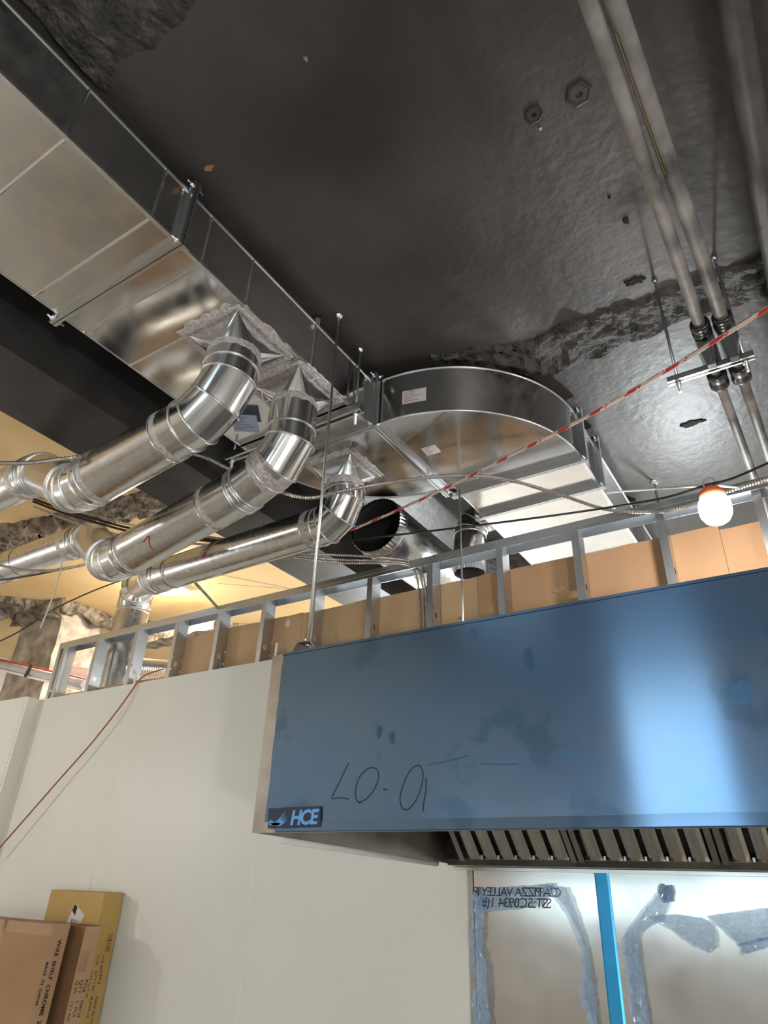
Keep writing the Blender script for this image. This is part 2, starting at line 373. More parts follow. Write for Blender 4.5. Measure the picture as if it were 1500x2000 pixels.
# ---- concrete column with a broken beam stub, behind the wall
col = thing('concrete_column', (-6.7, 3.9, FLOOR), 'raw concrete column with rough capital behind the left wall', None, None, 'structure')
def rough_box(x0,x1,y0,y1,z0,z1,name,m,parent,amp=.02,d=.05,seed=0):
    b = MB()
    def face(o, u, v, nrm):
        nu = max(2, int(V3(u).length/d)); nv = max(2, int(V3(v).length/d)); P = []
        for i in range(nv+1):
            row = []
            for j in range(nu+1):
                p = V3(o)+V3(u)*(j/nu)+V3(v)*(i/nv)
                k = amp*(nz(p, 5, seed)+.6*nz(p, 14, seed)); row.append(p+Vector((k, amp*nz(p, 6, seed+4), amp*nz(p, 5, seed+9))))
            P.append(row)
        b.grid(P, False)
    X, Y, Z = (x1-x0,0,0), (0,y1-y0,0), (0,0,z1-z0)
    face((x0,y0,z0), X, Z, 0); face((x1,y0,z0), Y, Z, 0); face((x1,y1,z0), (x0-x1,0,0), Z, 0); face((x0,y1,z0), (0,y0-y1,0), Z, 0)
    face((x0,y1,z0), X, (0,y0-y1,0), 0); face((x0,y0,z1), X, Y, 0)
    return b.build(name, m, parent)
rough_box(-7.12,-6.38,3.7,4.15,FLOOR,2.46,'shaft',M['concrete'],col,.02,.04,2)
rough_box(-7.16,-6.28,3.62,4.22,2.36,2.54,'capital',M['rubble'],col,.1,.035,5)
rough_box(-8.9,-7.1,3.15,3.5,2.36,2.55,'beam_stub',M['concrete'],col,.04,.05,9)
rough_box(-6.3,-4.9,4.4,4.6,2.2,2.3,'ledge',M['rubble'],col,.04,.05,14)

# ---- back wall: white panels on steel studs, brown drywall backs behind
wall = thing('wall_back', (-1.3, YW, FLOOR), 'white panelled kitchen wall with open steel studs above', None, None, 'structure')
ZP, ZT = 1.207, 1.662
seams = [-5.13, -4.05, -2.73, -1.41, -.09, 1.23, 3.0]
for a, c in zip(seams, seams[1:]):
    MB().box(a+.002, c-.002, YW, YW+.010, FLOOR, ZP).build('panel', M['white_panel'], wall)
for x in seams[1:-1]:
    MB().prism([(x-.012,YW,FLOOR),(x-.010,YW-.003,FLOOR),(x-.002,YW-.0045,FLOOR),(x-.001,YW-.002,FLOOR),(x+.001,YW-.002,FLOOR),(x+.002,YW-.0045,FLOOR),(x+.010,YW-.003,FLOOR),(x+.012,YW,FLOOR)], (0,0,ZP-FLOOR-.002)).build('seam_trim', M['white_trim'], wall)
# clip of the seam standing above the panel edge
MB().box(-4.056,-4.036,YW-.004,YW+.002,ZP-.02,ZP+.07).build('seam_clip', M['white_trim'], wall)
MB().box(-2.765,-2.748,YW+.0,YW+.006,ZP-.02,ZP+.1).build('seam_clip', M['white_trim'], wall)
b = MB().box(-5.12,3.0,YW+.012,YW+.108,ZT-.003,ZT).box(-5.12,3.0,YW+.0115,YW+.013,ZT-.052,ZT).box(-5.12,3.0,YW+.107,YW+.1085,ZT-.052,ZT)
b.box(-5.12,3.0,YW+.010,YW+.0118,ZT-.03,ZT-.026)
b.build('track', M['galv_stud'], wall)
# stud: C channel, web on its right side with a round knock-out
def stud_mesh():
    b = MB(); zt = ZT-.006; y0, y1 = YW+.014, YW+.105; hz, hr = 1.315, .016; ym = (y0+y1)/2; n = 16
    for x in (0, -.0015):
        sq = []; ci = []
        for k in range(n):
            a = 2*PI*(k+.5)/n; cx, cz = math.cos(a), math.sin(a); m_ = max(abs(cx), abs(cz))
            sq.append((x, ym+(y1-y0)/2*cx/m_, hz+.045*cz/m_)); ci.append((x, ym-.01+hr*cx, hz+hr*1.2*cz))
        b.rings(sq, ci, False)
        for z0_, z1_ in ((FLOOR, hz-.045), (hz+.045, zt)):
            b.add([(x,y0,z0_),(x,y1,z0_),(x,y1,z1_),(x,y0,z1_)], [(0,1,2,3)])
    b.box(-.036,-.0005,y0-.001,y0+.0007,FLOOR,zt); b.box(-.036,-.0005,y1-.0007,y1+.001,FLOOR,zt)
    b.box(-.036,-.0345,y0+.0007,y0+.009,FLOOR,zt); b.box(-.036,-.0345,y1-.009,y1-.0007,FLOOR,zt)
    b.box(-.0022,-.0015,y0+.03,y0+.034,FLOOR,zt)
    return b
stud_x = [-4.60,-4.145,-3.715,-3.30,-2.895,-2.49,-2.07,-1.665,-1.245,-.835,-.425,-.012,.40,.81,1.22,1.63,2.04,2.45]
base = stud_mesh().build('stud', M['galv_stud'], wall); base.location = (stud_x[0], 0, 0)
for x in stud_x[1:]:
    o = base.copy(); COL.objects.link(o); o.parent = wall; o.location = (x, 0, 0)
# doubled corner studs at the open end
for x in (-5.085, -5.02):
    o = base.copy(); COL.objects.link(o); o.parent = wall; o.location = (x, 0, 0)
M['drywall_lit'] = mat('drywall_back_paper_lit', (.52,.345,.19), .75, 0, (.57,.385,.22), 2.5, 6, bump=.08, bscale=50, bdist=.003)  # lighter copy of the paper: light on the left boards put into the colour
def board(x0, x1, top, y, seed):
    n = max(6, int((x1-x0)/.04)); T = []
    for i in range(n+1):
        x = x0+(x1-x0)*i/n; T.append((x, y, top+.006*nz((x*3,seed,0),1)+.004*nz((x*15,seed,0),1)+(.012*max(0, nz((x*5,seed,7),1)))))
    poly = [(x1,y,FLOOR),(x0,y,FLOOR)]+T
    MB().prism(poly, (0,.013,0)).build('drywall_board', M['drywall_lit'] if -4 < x0 < -2.6 else M['drywall'], wall)
YB = YW+.109
for x0, x1, t in ((-5.1,-3.82,1.262),(-3.818,-2.66,1.525),(-2.658,-1.44,1.52),(-1.438,-.215,1.522),(-.213,1.0,1.503),(1.002,2.99,1.5)):
    board(x0, x1, t, YB, x0)
# squeezed-out joint compound
for px, py, w, h in ((562,1218,.022,.03),(1092,1152,.04,.016),(645,1262,.03,.012),(765,1238,.035,.012),(905,1205,.03,.01),(590,1262,.03,.012)):
    c = atY(px, py, YB-.001); b = MB(); b.ball(c, 1, 12, 6, (w, .007, h))
    for p in b.v: p.z += .4*h*nz(p, 30, 3); p.x += .3*w*nz(p, 25, 6)
    b.build('compound_blob', M['plaster'] if px == 562 else M['blob'], wall)

# ---- furred-out wall at the left with its corner flashing
wl = thing('wall_left', (-7, 2.95, FLOOR), 'white panelled wall jutting forward at the left edge', None, None, 'structure')
MB().box(-8.99,-5.18,2.9,2.91,FLOOR,1.213).build('panel', M['white_panel'], wl)
MB().box(-8.99,-5.2,2.911,3.1,FLOOR,1.19).build('core', M['plain_wall'], wl)
fl = MB().prism([(-5.165,2.893,FLOOR),(-5.145,2.893,FLOOR),(-5.145,2.997,FLOOR),(-5.10,2.997,FLOOR),(-5.10,2.9995,FLOOR),(-5.148,2.9995,FLOOR),(-5.148,2.896,FLOOR),(-5.165,2.896,FLOOR)], (0,0,1.205-FLOOR)).build('trim_1', M['white_trim'])
structure(fl, 'white corner flashing between the two panelled walls')
b = MB()
for i in range(70):
    z = -.9+i*.03; x = -5.172+.002*math.sin(i*2.3); b.ball((x, 2.8925, z), .0022, 5, 4, (1,.6,3.0+2*nz((i*.7,0,0),1)))
tag(b.build('sealant_bead', M['rubble'], wl), None, None, None, 'stuff')

# ================================================================== RECTANGULAR DUCT
ZB, ZTOP = 1.9, 2.157
XL, XR = -2.135, -1.478
duct = thing('rectangular_duct', (-1.8, 1.0, ZB), 'large rectangular galvanized supply duct with curved offset under the black ceiling', 'duct')
def flange_y(y, x0, x1, z0, z1, par, out=.034, t=.011, gap=.003):
    """pair of folded flanges across a duct running along Y"""
    for s, yy in ((0, y-t-gap/2), (1, y+gap/2)):
        b = MB()
        b.box(x0-out,x1+out,yy,yy+t,z0-out,z0+.002).box(x0-out,x1+out,yy,yy+t,z1-.002,z1+out).box(x0-out,x0+.002,yy,yy+t,z0+.002,z1-.002).box(x1-.002,x1+out,yy,yy+t,z0+.002,z1-.002)
        e = yy-.006 if s == 0 else yy+t
        b.box(x0-out*.45,x1+out*.45,e,e+.006,z0-out*.45,z0).box(x0-out*.45,x0,e,e+.006,z0,z1).box(x1,x1+out*.45,e,e+.006,z0,z1)
        f = b.build('flange', M['galv_edge'], par)
        for cx, cz in ((x0-out*.55,z0-out*.55),(x1+out*.55,z0-out*.55),(x1+out*.55,z1+out*.55),(x0-out*.55,z1+out*.55)):
            q = MB().lathe((cx, yy+t/2, cz), (0,-1 if s == 0 else 1,0), [(.009,t/2),(.009,t/2+.009),(.004,t/2+.009),(.004,t/2+.024),(.0005,t/2+.024)], 6)
            q.box(cx-out*.42,cx+out*.42,yy-.003,yy+t+.003,cz-out*.42,cz+out*.42)
            q.build('corner_bolt', M['zinc'], f)
def sect_y(y0, y1, x0, x1, name='section', ribs=()):
    b = MB().box(x0,x1,y0,y1,ZB,ZTOP)
    o = b.build(name, M['galv'], duct)
    MB().prism([(x1,y0,ZB+.008),(x1-.012,y0,ZB),(x1-.012,y0,ZB-.004),(x1+.004,y0,ZB-.004),(x1+.004,y0,ZB+.008)], (0,y1-y0,0)).build('lock_seam', M['zinc'], o)
    MB().box(x1,x1+.004,y0,y1,ZTOP-.006,ZTOP+.003).build('lock_seam', M['zinc'], o)
    MB().box(x0-.004,x0,y0,y1,ZB-.003,ZB+.008).build('lock_seam', M['zinc'], o)
    for y in ribs:
        r = MB().prism([(x0,y-.006,ZB),(x0,y,ZB-.005),(x0,y+.006,ZB)], (x1-x0,0,0)).prism([(x1,y-.006,ZB),(x1,y+.006,ZB),(x1+.005,y,ZB)], (0,0,ZTOP-ZB))
        r.build('cross_bead', M['galv'], o)
sect_y(-2.6, .872, XL, XR, 'section', (-.35,.05,.46,.775))
sect_y(.898, 2.045, XL, XR, 'section', (.995,1.22,1.62,1.93))
flange_y(.885, XL, XR, ZB, ZTOP, duct)
flange_y(2.062, XL, XR, ZB, ZTOP, duct)
def elbow(cx, cy, a0, a1, ri, ro, n, y_in):
    b = MB()
    def pt(r, a, z): return (cx+r*math.cos(a), cy+r*math.sin(a), z)
    A = [a0+(a1-a0)*i/n for i in range(n+1)]
    b.grid([[pt(ri,a,ZB) for a in A],[pt(ro,a,ZB) for a in A]], False)
    b.grid([[pt(ri,a,ZTOP) for a in A],[pt(ro,a,ZTOP) for a in A]], False)
    b.grid([[pt(ro,a,ZB) for a in A],[pt(ro,a,ZTOP) for a in A]], True)
    b.grid([[pt(ri,a,ZB) for a in A],[pt(ri,a,ZTOP) for a in A]], True)
    o = b.build('elbow', M['galv'], duct)
    for z_ in (ZB, ZTOP): MB().tube([pt(ro+.001,a,z_) for a in A], .0045, 6).build('lock_seam', M['zinc'], o)
    return o
# first elbow: heads from +Y to +X, round heel on the far side
E1C = (XR+.012, 2.078)
elbow(E1C[0], E1C[1], PI, PI/2, .014, E1C[0]-XL, 28, 0)
# second elbow: from +X back to +Y
E2C = (-1.432, 2.80); RO, RI = .712, .035
elbow(E2C[0], E2C[1], -PI/2, 0, RI, RO, 40, 0)
# flange pair between the elbows (plane x = const)
xm = -1.449
for s, xx in ((0, xm-.012), (1, xm+.002)):
    y0, y1, o_, t = E2C[1]-RO, E2C[1]-RI, .03, .010
    b = MB().box(xx,xx+t,y0-o_,y1+o_,ZB-o_,ZB+.002).box(xx,xx+t,y0-o_,y1+o_,ZTOP-.002,ZTOP+o_).box(xx,xx+t,y0-o_,y0+.002,ZB+.002,ZTOP-.002).box(xx,xx+t,y1-.002,y1+o_,ZB+.002,ZTOP-.002)
    b.box(xx+(t if s else -.014),xx+(t+.014 if s else 0),y0-.008,y1+.008,ZB-.012,ZB)
    f = b.build('flange', M['galv_edge'], duct)
    for cy in (y0-.014, y1+.014):
        for cz in (ZB-.014, ZTOP+.014):
            MB().lathe((xx, cy, cz), (1,0,0), [(.0085,-.010),(.0085,.02),(.004,.02),(.004,.03),(.0004,.03)], 6).build('corner_bolt', M['zinc'], f)
ex0, ex1 = E2C[0]+RI, E2C[0]+RO
flange_y(E2C[1]+.014, ex0, ex1, ZB, ZTOP, duct)
sect_y(E2C[1]+.03, 3.085, ex0, ex1, 'section')
flange_y(3.1, ex0, ex1, ZB, ZTOP, duct)
sect_y(3.115, 3.945, ex0, ex1, 'section')
flange_y(3.96, ex0, ex1, ZB, ZTOP, duct)
sect_y(3.975, 6.49, ex0, ex1, 'section')
# stickers
def sticker(org, xd, yd, w, h, m, par, lines=4, name='sticker'):
    x = V3(xd).normalized(); y = V3(yd); y = (y-x*y.dot(x)).normalized(); n = x.cross(y)
    o = V3(org)
    b = MB().prism([o, o+x*w, o+x*w+y*h, o+y*h], n*.0012); s_ = b.build(name, m, par)
    q = MB()
    for i in range(lines):
        yy = h*(.85-.7*i/max(1, lines-1)); L_ = w*(.35+.5*R())
        p = o+x*w*.08+y*yy+n*.0013; q.prism([p, p+x*L_, p+x*L_+y*h*.05, p+y*h*.05], n*.0003)
    q.build('print', M['ink'], s_)
    return s_
a = -PI/2+.16
hp = lambda a, z, r=RO+.002: Vector((E2C[0]+r*math.cos(a), E2C[1]+r*math.sin(a), z))
sticker(hp(a, ZB+.07), hp(a+.17, 0)-hp(a, 0), (0,0,1), .115, .075, M['paper_pink'], duct, 5)
p0 = atZ(835,890,ZB-.001); p1 = atZ(862,882,ZB-.001); p2 = atZ(880,900,ZB-.001)
sticker(atZ(835,890,ZB-.0015), p1-p0, p0-atZ(855,910,ZB-.001), .075, .07, M['paper_pink'], duct, 4)
sticker(atZ(458,842,ZB-.03), (.8,.55,0), (.55,-.8,0), .12, .13, M['paper_blue'], duct, 6)
# trapeze strut and its rods under the end of the main duct
def rod(p0, p1, r=.005, par=None, name='rod', nut=True, n=8):
    b = MB().tube([p0, p1], r, n)
    return b.build(name, M['zinc'], par)
tz = thing('trapeze_hanger', (-1.8, 1.92, ZB-.05), 'steel strut trapeze carrying the end of the large duct', 'hanger')
b = MB().box(-2.24,-1.42,1.90,1.903,ZB-.045,ZB-.004).box(-2.24,-1.42,1.938,1.941,ZB-.045,ZB-.004).box(-2.24,-1.42,1.90,1.941,ZB-.007,ZB-.004).box(-2.24,-1.42,1.903,1.912,ZB-.045,ZB-.042).box(-2.24,-1.42,1.929,1.938,ZB-.045,ZB-.042)
b.build('strut', M['galv_edge'], tz)
rr = atY(697,690,1.92); xr = -1.452
for x in (xr, -2.2):
    MB().tube([(x,1.92,ZC-.001),(x,1.92,ZB-.11)], .0055, 8).build('rod', M['zinc'], tz)
    MB().lathe((x,1.92,ZB-.058), (0,0,1), [(.001,0),(.011,0),(.011,.011),(.001,.011)], 6).build('nut', M['zinc'], tz)
    MB().lathe((x,1.92,ZC-.002), (0,0,-1), [(.016,0),(.013,.006),(.006,.012)], 12).build('ceiling_anchor', M['zinc'], tz)

# ================================================================== ROUND BRANCH DUCTS
def circle(c, d, r, n, ref):
    d = d.normalized(); u = (ref-d*ref.dot(d)).normalized(); w = d.cross(u)
    return [c+(u*math.cos(2*PI*k/n)+w*math.sin(2*PI*k/n))*r for k in range(n)]
def round_run(par, pts, r, bends, start_name='collar', n=36, rref=(0,1,0), open_end=False, skip=()):
    """pts: path corners; bends: list per inner corner of (radius, number of gores). Each straight is a pipe part, each gore a part with its bead."""
    pts = [V3(p) for p in pts]; path = [pts[0]]; kind = []
    for i in range(1, len(pts)-1):
        a, c, e = pts[i-1], pts[i], pts[i+1]; d0 = (c-a).normalized(); d1 = (e-c).normalized()
        ang = d0.angle(d1); rad, g = bends[i-1]; tl = rad*math.tan(ang/2)
        s0 = c-d0*tl; ax = d0.cross(d1).normalized(); ctr = s0+(ax.cross(d0))*rad
        path.append(s0); kind.append('pipe')
        # mitred joints on the tangent polygon of the arc
        da = ang/g
        for k in range(g):
            m_ = Matrix.Rotation(da*(k+.5), 3, ax); rc = rad/math.cos(da/2)
            path.append(ctr+(m_@(s0-ctr)).normalized()*rc); kind.append('gore')
        path.append(c+d1*tl); kind.append('gore')
    path.append(pts[-1]); kind.append('pipe')
    # merge first/last half gores: fine as they are
    ref = V3(rref); d = (path[1]-path[0]).normalized()
    cur = circle(path[0], d, r, n, ref)
    out = []
    for i in range(len(path)-1):
        d = (path[i+1]-path[i]).normalized()
        if i+2 < len(path): nn = (d+(path[i+2]-path[i+1]).normalized()).normalized()
        else: nn = d
        nxt = [p+d*((path[i+1]-p).dot(nn)/d.dot(nn)) for p in cur]
        nm = kind[i]
        o = MB().rings(cur, nxt).build(start_name if i == 0 else nm, M['galv'] if nm == 'gore' or i == 0 else M['galv_pipe'], par)
        if i+2 < len(path):
            rb = [path[i+1]+(p-path[i+1])*1.012 for p in nxt]
            MB().tube(rb, .0042, 6, closed=True).build('bead', M['zinc'], o)
        out.append(o); cur = nxt
    return path, out
def ring_seal(par, c, d, r, w=.04, seed=0, n=40):
    """smeared sealant band around a joint"""
    d = V3(d).normalized(); c = V3(c); P = []
    u = d.cross(V3((.3,.5,.8))).normalized(); v = d.cross(u)
    for j in range(5):
        row = []
        for k in range(n+1):
            a = 2*PI*(k % n)/n; e = 1+.5*nz((math.cos(a)*3, math.sin(a)*3, seed), 1.5)
            rr = r+(.0012+.0022*abs(nz((math.cos(a)*9, math.sin(a)*9, seed+j*.7), 1)) if 0 < j < 4 else -.001)
            row.append(c+d*((j/4-.5)*w*e)+(u*math.cos(a)+v*math.sin(a))*rr)
        P.append(row)
    MB().grid(P, True).build('sealant_band', M['sealant'], par)
def lap_ring(par, c, d, r):
    d = V3(d).normalized(); MB().tube(circle(V3(c), d, r+.0015, 40, d.orthogonal()), .002, 6, closed=True).build('lap_ring', M['galv_pipe'], par)
def transition(par, cx, cy, hx, hy, c2, r, z2, seed=0, fold=.05):
    """square-to-round boot under the duct: four flat triangles and four cone corners, with its flange and smeared sealant"""
    n = 48; top = []; bot = []
    for k in range(n):
        a = 2*PI*k/n+PI/4; q = int(((a-PI/4) % (2*PI))/(PI/2)+.5) % 4
        bot.append(Vector((c2[0]+r*math.cos(a), c2[1]+r*math.sin(a), z2)))
    cor = [Vector((cx+sx*hx, cy+sy*hy, ZB-.004)) for sx, sy in ((1,1),(-1,1),(-1,-1),(1,-1))]
    b = MB(); base = len(b.v); V = cor+bot; fs = []
    for q in range(4):
        # cone corner q spans the quarter of the circle centred on its diagonal; flat side between corners
        c0 = 12*q; idx = [4+(c0+k) % n for k in range(-6, 7)]
        for i, j in zip(idx, idx[1:]): fs.append((q, i, j))
        fs.append((q, 4+(c0+6) % n, (q+1) % 4))
    b.add(V, fs, False); o = b.build('square_to_round_boot', M['galv'], par)
    fl_ = MB()
    o_ = .028
    fl_.box(cx-hx-o_,cx+hx+o_,cy-hy-o_,cy-hy,ZB-.006,ZB-.001).box(cx-hx-o_,cx+hx+o_,cy+hy,cy+hy+o_,ZB-.006,ZB-.001).box(cx-hx-o_,cx-hx,cy-hy,cy+hy,ZB-.006,ZB-.001).box(cx+hx,cx+hx+o_,cy-hy,cy+hy,ZB-.006,ZB-.001)
    fl_.build('boot_flange', M['galv_edge'], o)
    # ragged sealant around the flange
    P = []; m_ = 120
    for j in range(4):
        row = []
        for k in range(m_+1):
            t = 4*(k % m_)/m_; s_ = int(t); f = t-s_; A = cor[s_]; B = cor[(s_+1) % 4]; p = A.lerp(B, f)
            dirn = Vector((p.x-cx, p.y-cy, 0)); mx_ = max(abs(dirn.x)/hx, abs(dirn.y)/hy); out = Vector((dirn.x/max(hx, .01), dirn.y/max(hy, .01), 0)).normalized()
            ee = .65+.55*abs(nz((p.x*30, p.y*30, seed), 1))
            p = p+out*((-.004, .012, .03, .052)[j]*(ee if j else 1))
            row.append((p.x, p.y, ZB-(.005, .011, .009, .0002)[j]-(.004*nz((p.x*60, p.y*60, j+seed), 1) if 0 < j < 3 else 0)))
        P.append(row)
    MB().grid(P, True).build('sealant_bead', M['sealant'], o)
    return o
RP = .103
# -- branch 1 (nearest)
b1 = thing('round_branch_duct', (-2.4, 1.32, 1.35), 'nearest round galvanized branch pipe, topmost of the three, ending at the left edge', 'duct', 'round branch ducts')
transition(b1, -1.645, 1.36, .135, .145, (-1.605, 1.32), RP, 1.79, 1)
path, seg = round_run(b1, [(-1.605,1.32,1.79),(-1.605,1.31,1.535),(-2.40,1.30,1.405),(-3.06,1.45,1.785),(-5.6,1.47,1.785)], RP, [(.205,3),(.30,4),(.30,3)])
ring_seal(b1, (-1.605,1.32,1.775), (0,0,1), RP, .05, 2)
dd = Vector((-.795,-.01,-.13)).normalized(); c0 = Vector((-1.605,1.31,1.535))
for t, s_ in ((.262,3),(.675,4)): ring_seal(b1, c0+dd*t, dd, RP, .035, s_); lap_ring(b1, c0+dd*(t+.02), dd, RP)
ring_seal(b1, (-3.2,1.451,1.785), (1,0,0), RP, .05, 6)
lap_ring(b1, (-3.6,1.455,1.785), (1,0,0), RP)
# -- branch 2
b2 = thing('round_branch_duct', (-2.6, 1.7, 1.25), 'middle round galvanized branch pipe with red 7 mark, between the other two', 'duct', 'round branch ducts')
transition(b2, -1.635, 1.71, .135, .135, (-1.60, 1.68), RP-.004, 1.79, 5)
round_run(b2, [(-1.60,1.68,1.79),(-1.60,1.68,1.53),(-1.85,1.70,1.452),(-2.68,1.72,1.305),(-3.5,2.06,1.80),(-7.2,2.08,1.80)], RP-.003, [(.16,2),(.3,2),(.34,4),(.34,3)])
ring_seal(b2, (-1.60,1.68,1.775), (0,0,1), RP-.004, .05, 7)
ring_seal(b2, (-1.70,1.688,1.499), (-.25,.02,-.078), RP-.002, .07, 9)
d2 = Vector((-.83,.02,-.147)).normalized(); c0 = Vector((-1.85,1.70,1.452))
for t in (.17,.70): ring_seal(b2, c0+d2*t, d2, RP-.003, .035, t*9); lap_ring(b2, c0+d2*(t+.02), d2, RP-.003)
lap_ring(b2, (-4.2,2.063,1.80), (1,0,0), RP-.003); lap_ring(b2, (-4.35,2.063,1.80), (1,0,0), RP-.003); ring_seal(b2, (-3.68,2.061,1.8), (1,0,0), RP-.003, .05, 4)
# -- branch 3
b3 = thing('round_branch_duct', (-2.7, 2.4, 1.5), 'farthest and lowest round galvanized branch pipe, tapped off the duct elbow', 'duct', 'round branch ducts')
transition(b3, -1.815, 2.335, .125, .12, (-1.79, 2.32), RP-.004, 1.795, 9)
round_run(b3, [(-1.79,2.32,1.795),(-1.79,2.335,1.60),(-3.28,2.42,1.63),(-4.42,3.12,2.07)], RP-.004, [(.15,3),(.26,3)])
round_run(b3, [(-4.36,3.08,2.05),(-4.66,3.285,2.165),(-4.68,3.29,FLOOR+.02)], .132, [(.17,3)])
MB().lathe((-4.36,3.08,2.05), (-.30,.205,.115), [(.097,-.07),(.099,-.05),(.132,.0),(.133,.012)], 36).build('reducer', M['galv'], b3)
ring_seal(b3, (-1.79,2.32,1.78), (0,0,1), RP-.004, .045, 11)
d3 = Vector((-1.49,.085,.03)).normalized(); c0 = Vector((-1.79,2.335,1.60))
for t in (.20,1.30): ring_seal(b3, c0+d3*t, d3, RP-.004, .04, t*5); lap_ring(b3, c0+d3*(t+.02), d3, RP-.004)
# red 7 marks on the pipes, drawn on the side facing the room
def surf_mark(par, c, d, r, strokes, m, size=.05, face=None):
    d = V3(d).normalized(); c = V3(c); v = (-c if face is None else V3(face)); v = (v-d*v.dot(d)).normalized(); w = d.cross(v)
    for st in strokes:
        pts = []
        for u, q in st:
            a = q*size/r; pts.append(c-d*u*size+(v*math.cos(a)+w*math.sin(a))*(r+.0015))
        MB().tube(spline(pts, .01), .0018, 5).build('paint_mark', m, par)
surf_mark(b2, Vector((-1.85,1.70,1.452))+d2*.50, d2, RP-.003, [[(-.4,.3),(.3,.55),(.35,.4),(0,-.2),(-.05,-.7)]], M['rope_red'], .05)
surf_mark(b3, Vector((-1.79,2.335,1.60))+d3*.93, d3, RP-.004, [[(-.4,1.1),(.3,1.4),(.2,.9),(-.1,.6)],[(.1,.9),(-.4,.8)]], M['rope_red'], .04)
# small barcodes on the boots and bent wire hooks
def hook(par, p, L=.085):
    p = V3(p); MB().tube(spline([p, p+Vector((.012,.0,-L*.5)), p+Vector((.03,.0,-L*.93)), p+Vector((.048,0,-L)), p+Vector((.058,0,-L*.86))], .008), .0025, 6).build('wire_hook', M['white_plastic'], par)
hook(b2, (-1.715,1.585,1.86)); hook(b3, (-1.585,1.93,1.845) if False else (-1.70,2.215,1.87), .07)
sticker(Vector((-1.752,1.236,1.862)), (-.2,.9,-.1), (.25,.0,.9), .035, .035, M['paper'], b1, 2)
sticker(Vector((-1.735,1.60,1.855)), (-.2,.9,-.1), (.25,.0,.9), .035, .035, M['paper'], b2, 2)
# -- big open pipe over the wall
bp_ = thing('open_round_duct', (-1.95, 3.6, 1.68), 'wide open-ended round pipe with crimped rim above the stud wall', 'duct')
cB = Vector((-1.96, 2.86, 1.862)); RB = .175
b = MB().lathe(cB, (0,1,0), [(RB-.006,.0),(RB-.002,.05),(RB,.055),(RB,.9),(RB,2.6)], 48)
b.build('pipe', M['galv_pipe'], bp_)
MB().lathe(cB, (0,1,0), [(RB-.012,.001),(RB-.012,2.6)], 48).build('dark_sleeve', M['dark_gap'], bp_)  # dark sleeve stands in for the shade inside the open pipe
P0 = []; P1 = []
for k in range(96):
    a = 2*PI*k/96; e = .004 if k % 2 else -.003
    P0.append(cB+Vector(((RB-.004+e)*math.cos(a), -.004, (RB-.004+e)*math.sin(a)))); P1.append(cB+Vector(((RB+.002)*math.cos(a), .05, (RB+.002)*math.sin(a))))
MB().rings(P0, P1, False).build('crimped_rim', M['galv_edge'], bp_)
MB().tube([cB+Vector((RB*1.005*math.cos(a*PI/24), .06, RB*1.005*math.sin(a*PI/24))) for a in range(48)], .004, 6, closed=True).build('bead', M['zinc'], bp_)
# -- short elbow with crimped collar on the far duct
be = thing('crimped_elbow_duct', (-1.5, 3.3, 1.6), 'short round elbow with crimped open collar beside the far duct', 'duct')
ce = Vector((-1.56, 3.28, 1.66))
round_run(be, [(-1.397,3.34,2.03),(-1.56,3.30,1.99),(-1.565,3.28,1.70)], .095, [(.14,3)])
P0 = []; P1 = []
for k in range(72):
    a = 2*PI*k/72; e = .003 if k % 2 else -.003
    P0.append(Vector((-1.565+.095*math.cos(a), 3.28+.095*math.sin(a), 1.70))); P1.append(Vector((-1.565+(.09+e)*math.cos(a), 3.28+(.09+e)*math.sin(a), 1.635)))
MB().rings(P0, P1, False).build('crimped_rim', M['galv_edge'], be)
ring_seal(be, (-1.44,3.33,2.02), (-1,-.25,-.25), .096, .05, 14)

# ================================================================== EXHAUST HOOD
HX0, HX1, HY0, HY1, HZ0, HZ1 = -1.523, 1.52, 1.647, 2.995, .136, .674
hood = thing('exhaust_hood', (0, 2.3, HZ0), 'wide stainless kitchen exhaust hood under blue protective film', 'hood')
T = .012
MB().box(HX0,HX1,HY0,HY0+T,HZ0+.0,HZ1).build('front_panel', M['stainless_dull'], hood)
zr = .108
def side(x):
    return MB().prism([(x,HY0+T,HZ0),(x,HY1,zr),(x,HY1,HZ1),(x,HY0+T,HZ1)], (T,0,0)).build('side_panel', M['stainless_dull'], hood)
side(HX0); side(HX1-T)
MB().box(HX0+T,HX1-T,HY0+T,HY1,HZ1-T,HZ1-.001).build('top_panel', M['stainless_dull'], hood)
MB().box(HX0+T,HX1-T,HY1-T,HY1,zr,HZ1-T).build('rear_panel', M['stainless_dull'], hood)
# white gasket strip under the left side panel
MB().tube([(HX0-.002,HY0+.13,HZ0-.010),(HX0-.002,HY1-.2,zr-.003)], .0105, 10).build('gasket_strip', M['white_plastic'], hood)
# film sheet on the front, folded under at the bottom, with its hem line
FX0 = -1.476; fy = HY0-.0012
fm = MB(); nx, nzz = 120, 24; P = []
for j in range(nzz+1):
    row = []
    for i in range(nx+1):
        x = FX0+(HX1-FX0)*i/nx; z = HZ0+.028+(HZ1-.006-HZ0-.028)*j/nzz
        e = .004*nz((0, z*9, 1), 1)+.003*nz((0, z*30, 4), 1) if i == 0 else 0
        row.append((x+e, fy, z))
    P.append(row)
fm.grid(P, True); film = fm.build('protective_film', M['film'], hood)
hem = MB().prism([(FX0+.045,HY0-.0005,HZ0),(FX0+.045,HY0-.005,HZ0+.003),(FX0+.03,HY0-.003,HZ0+.0275),(FX0+.03,HY0-.0005,HZ0+.0275)], (HX1-FX0-.05,0,0))
hem.build('film_hem', M['film'], hood)
MB().box(FX0,HX1,HY0-.004,HY0-.001,HZ1-.006,HZ1+.002).build('top_lip', M['film'], hood)
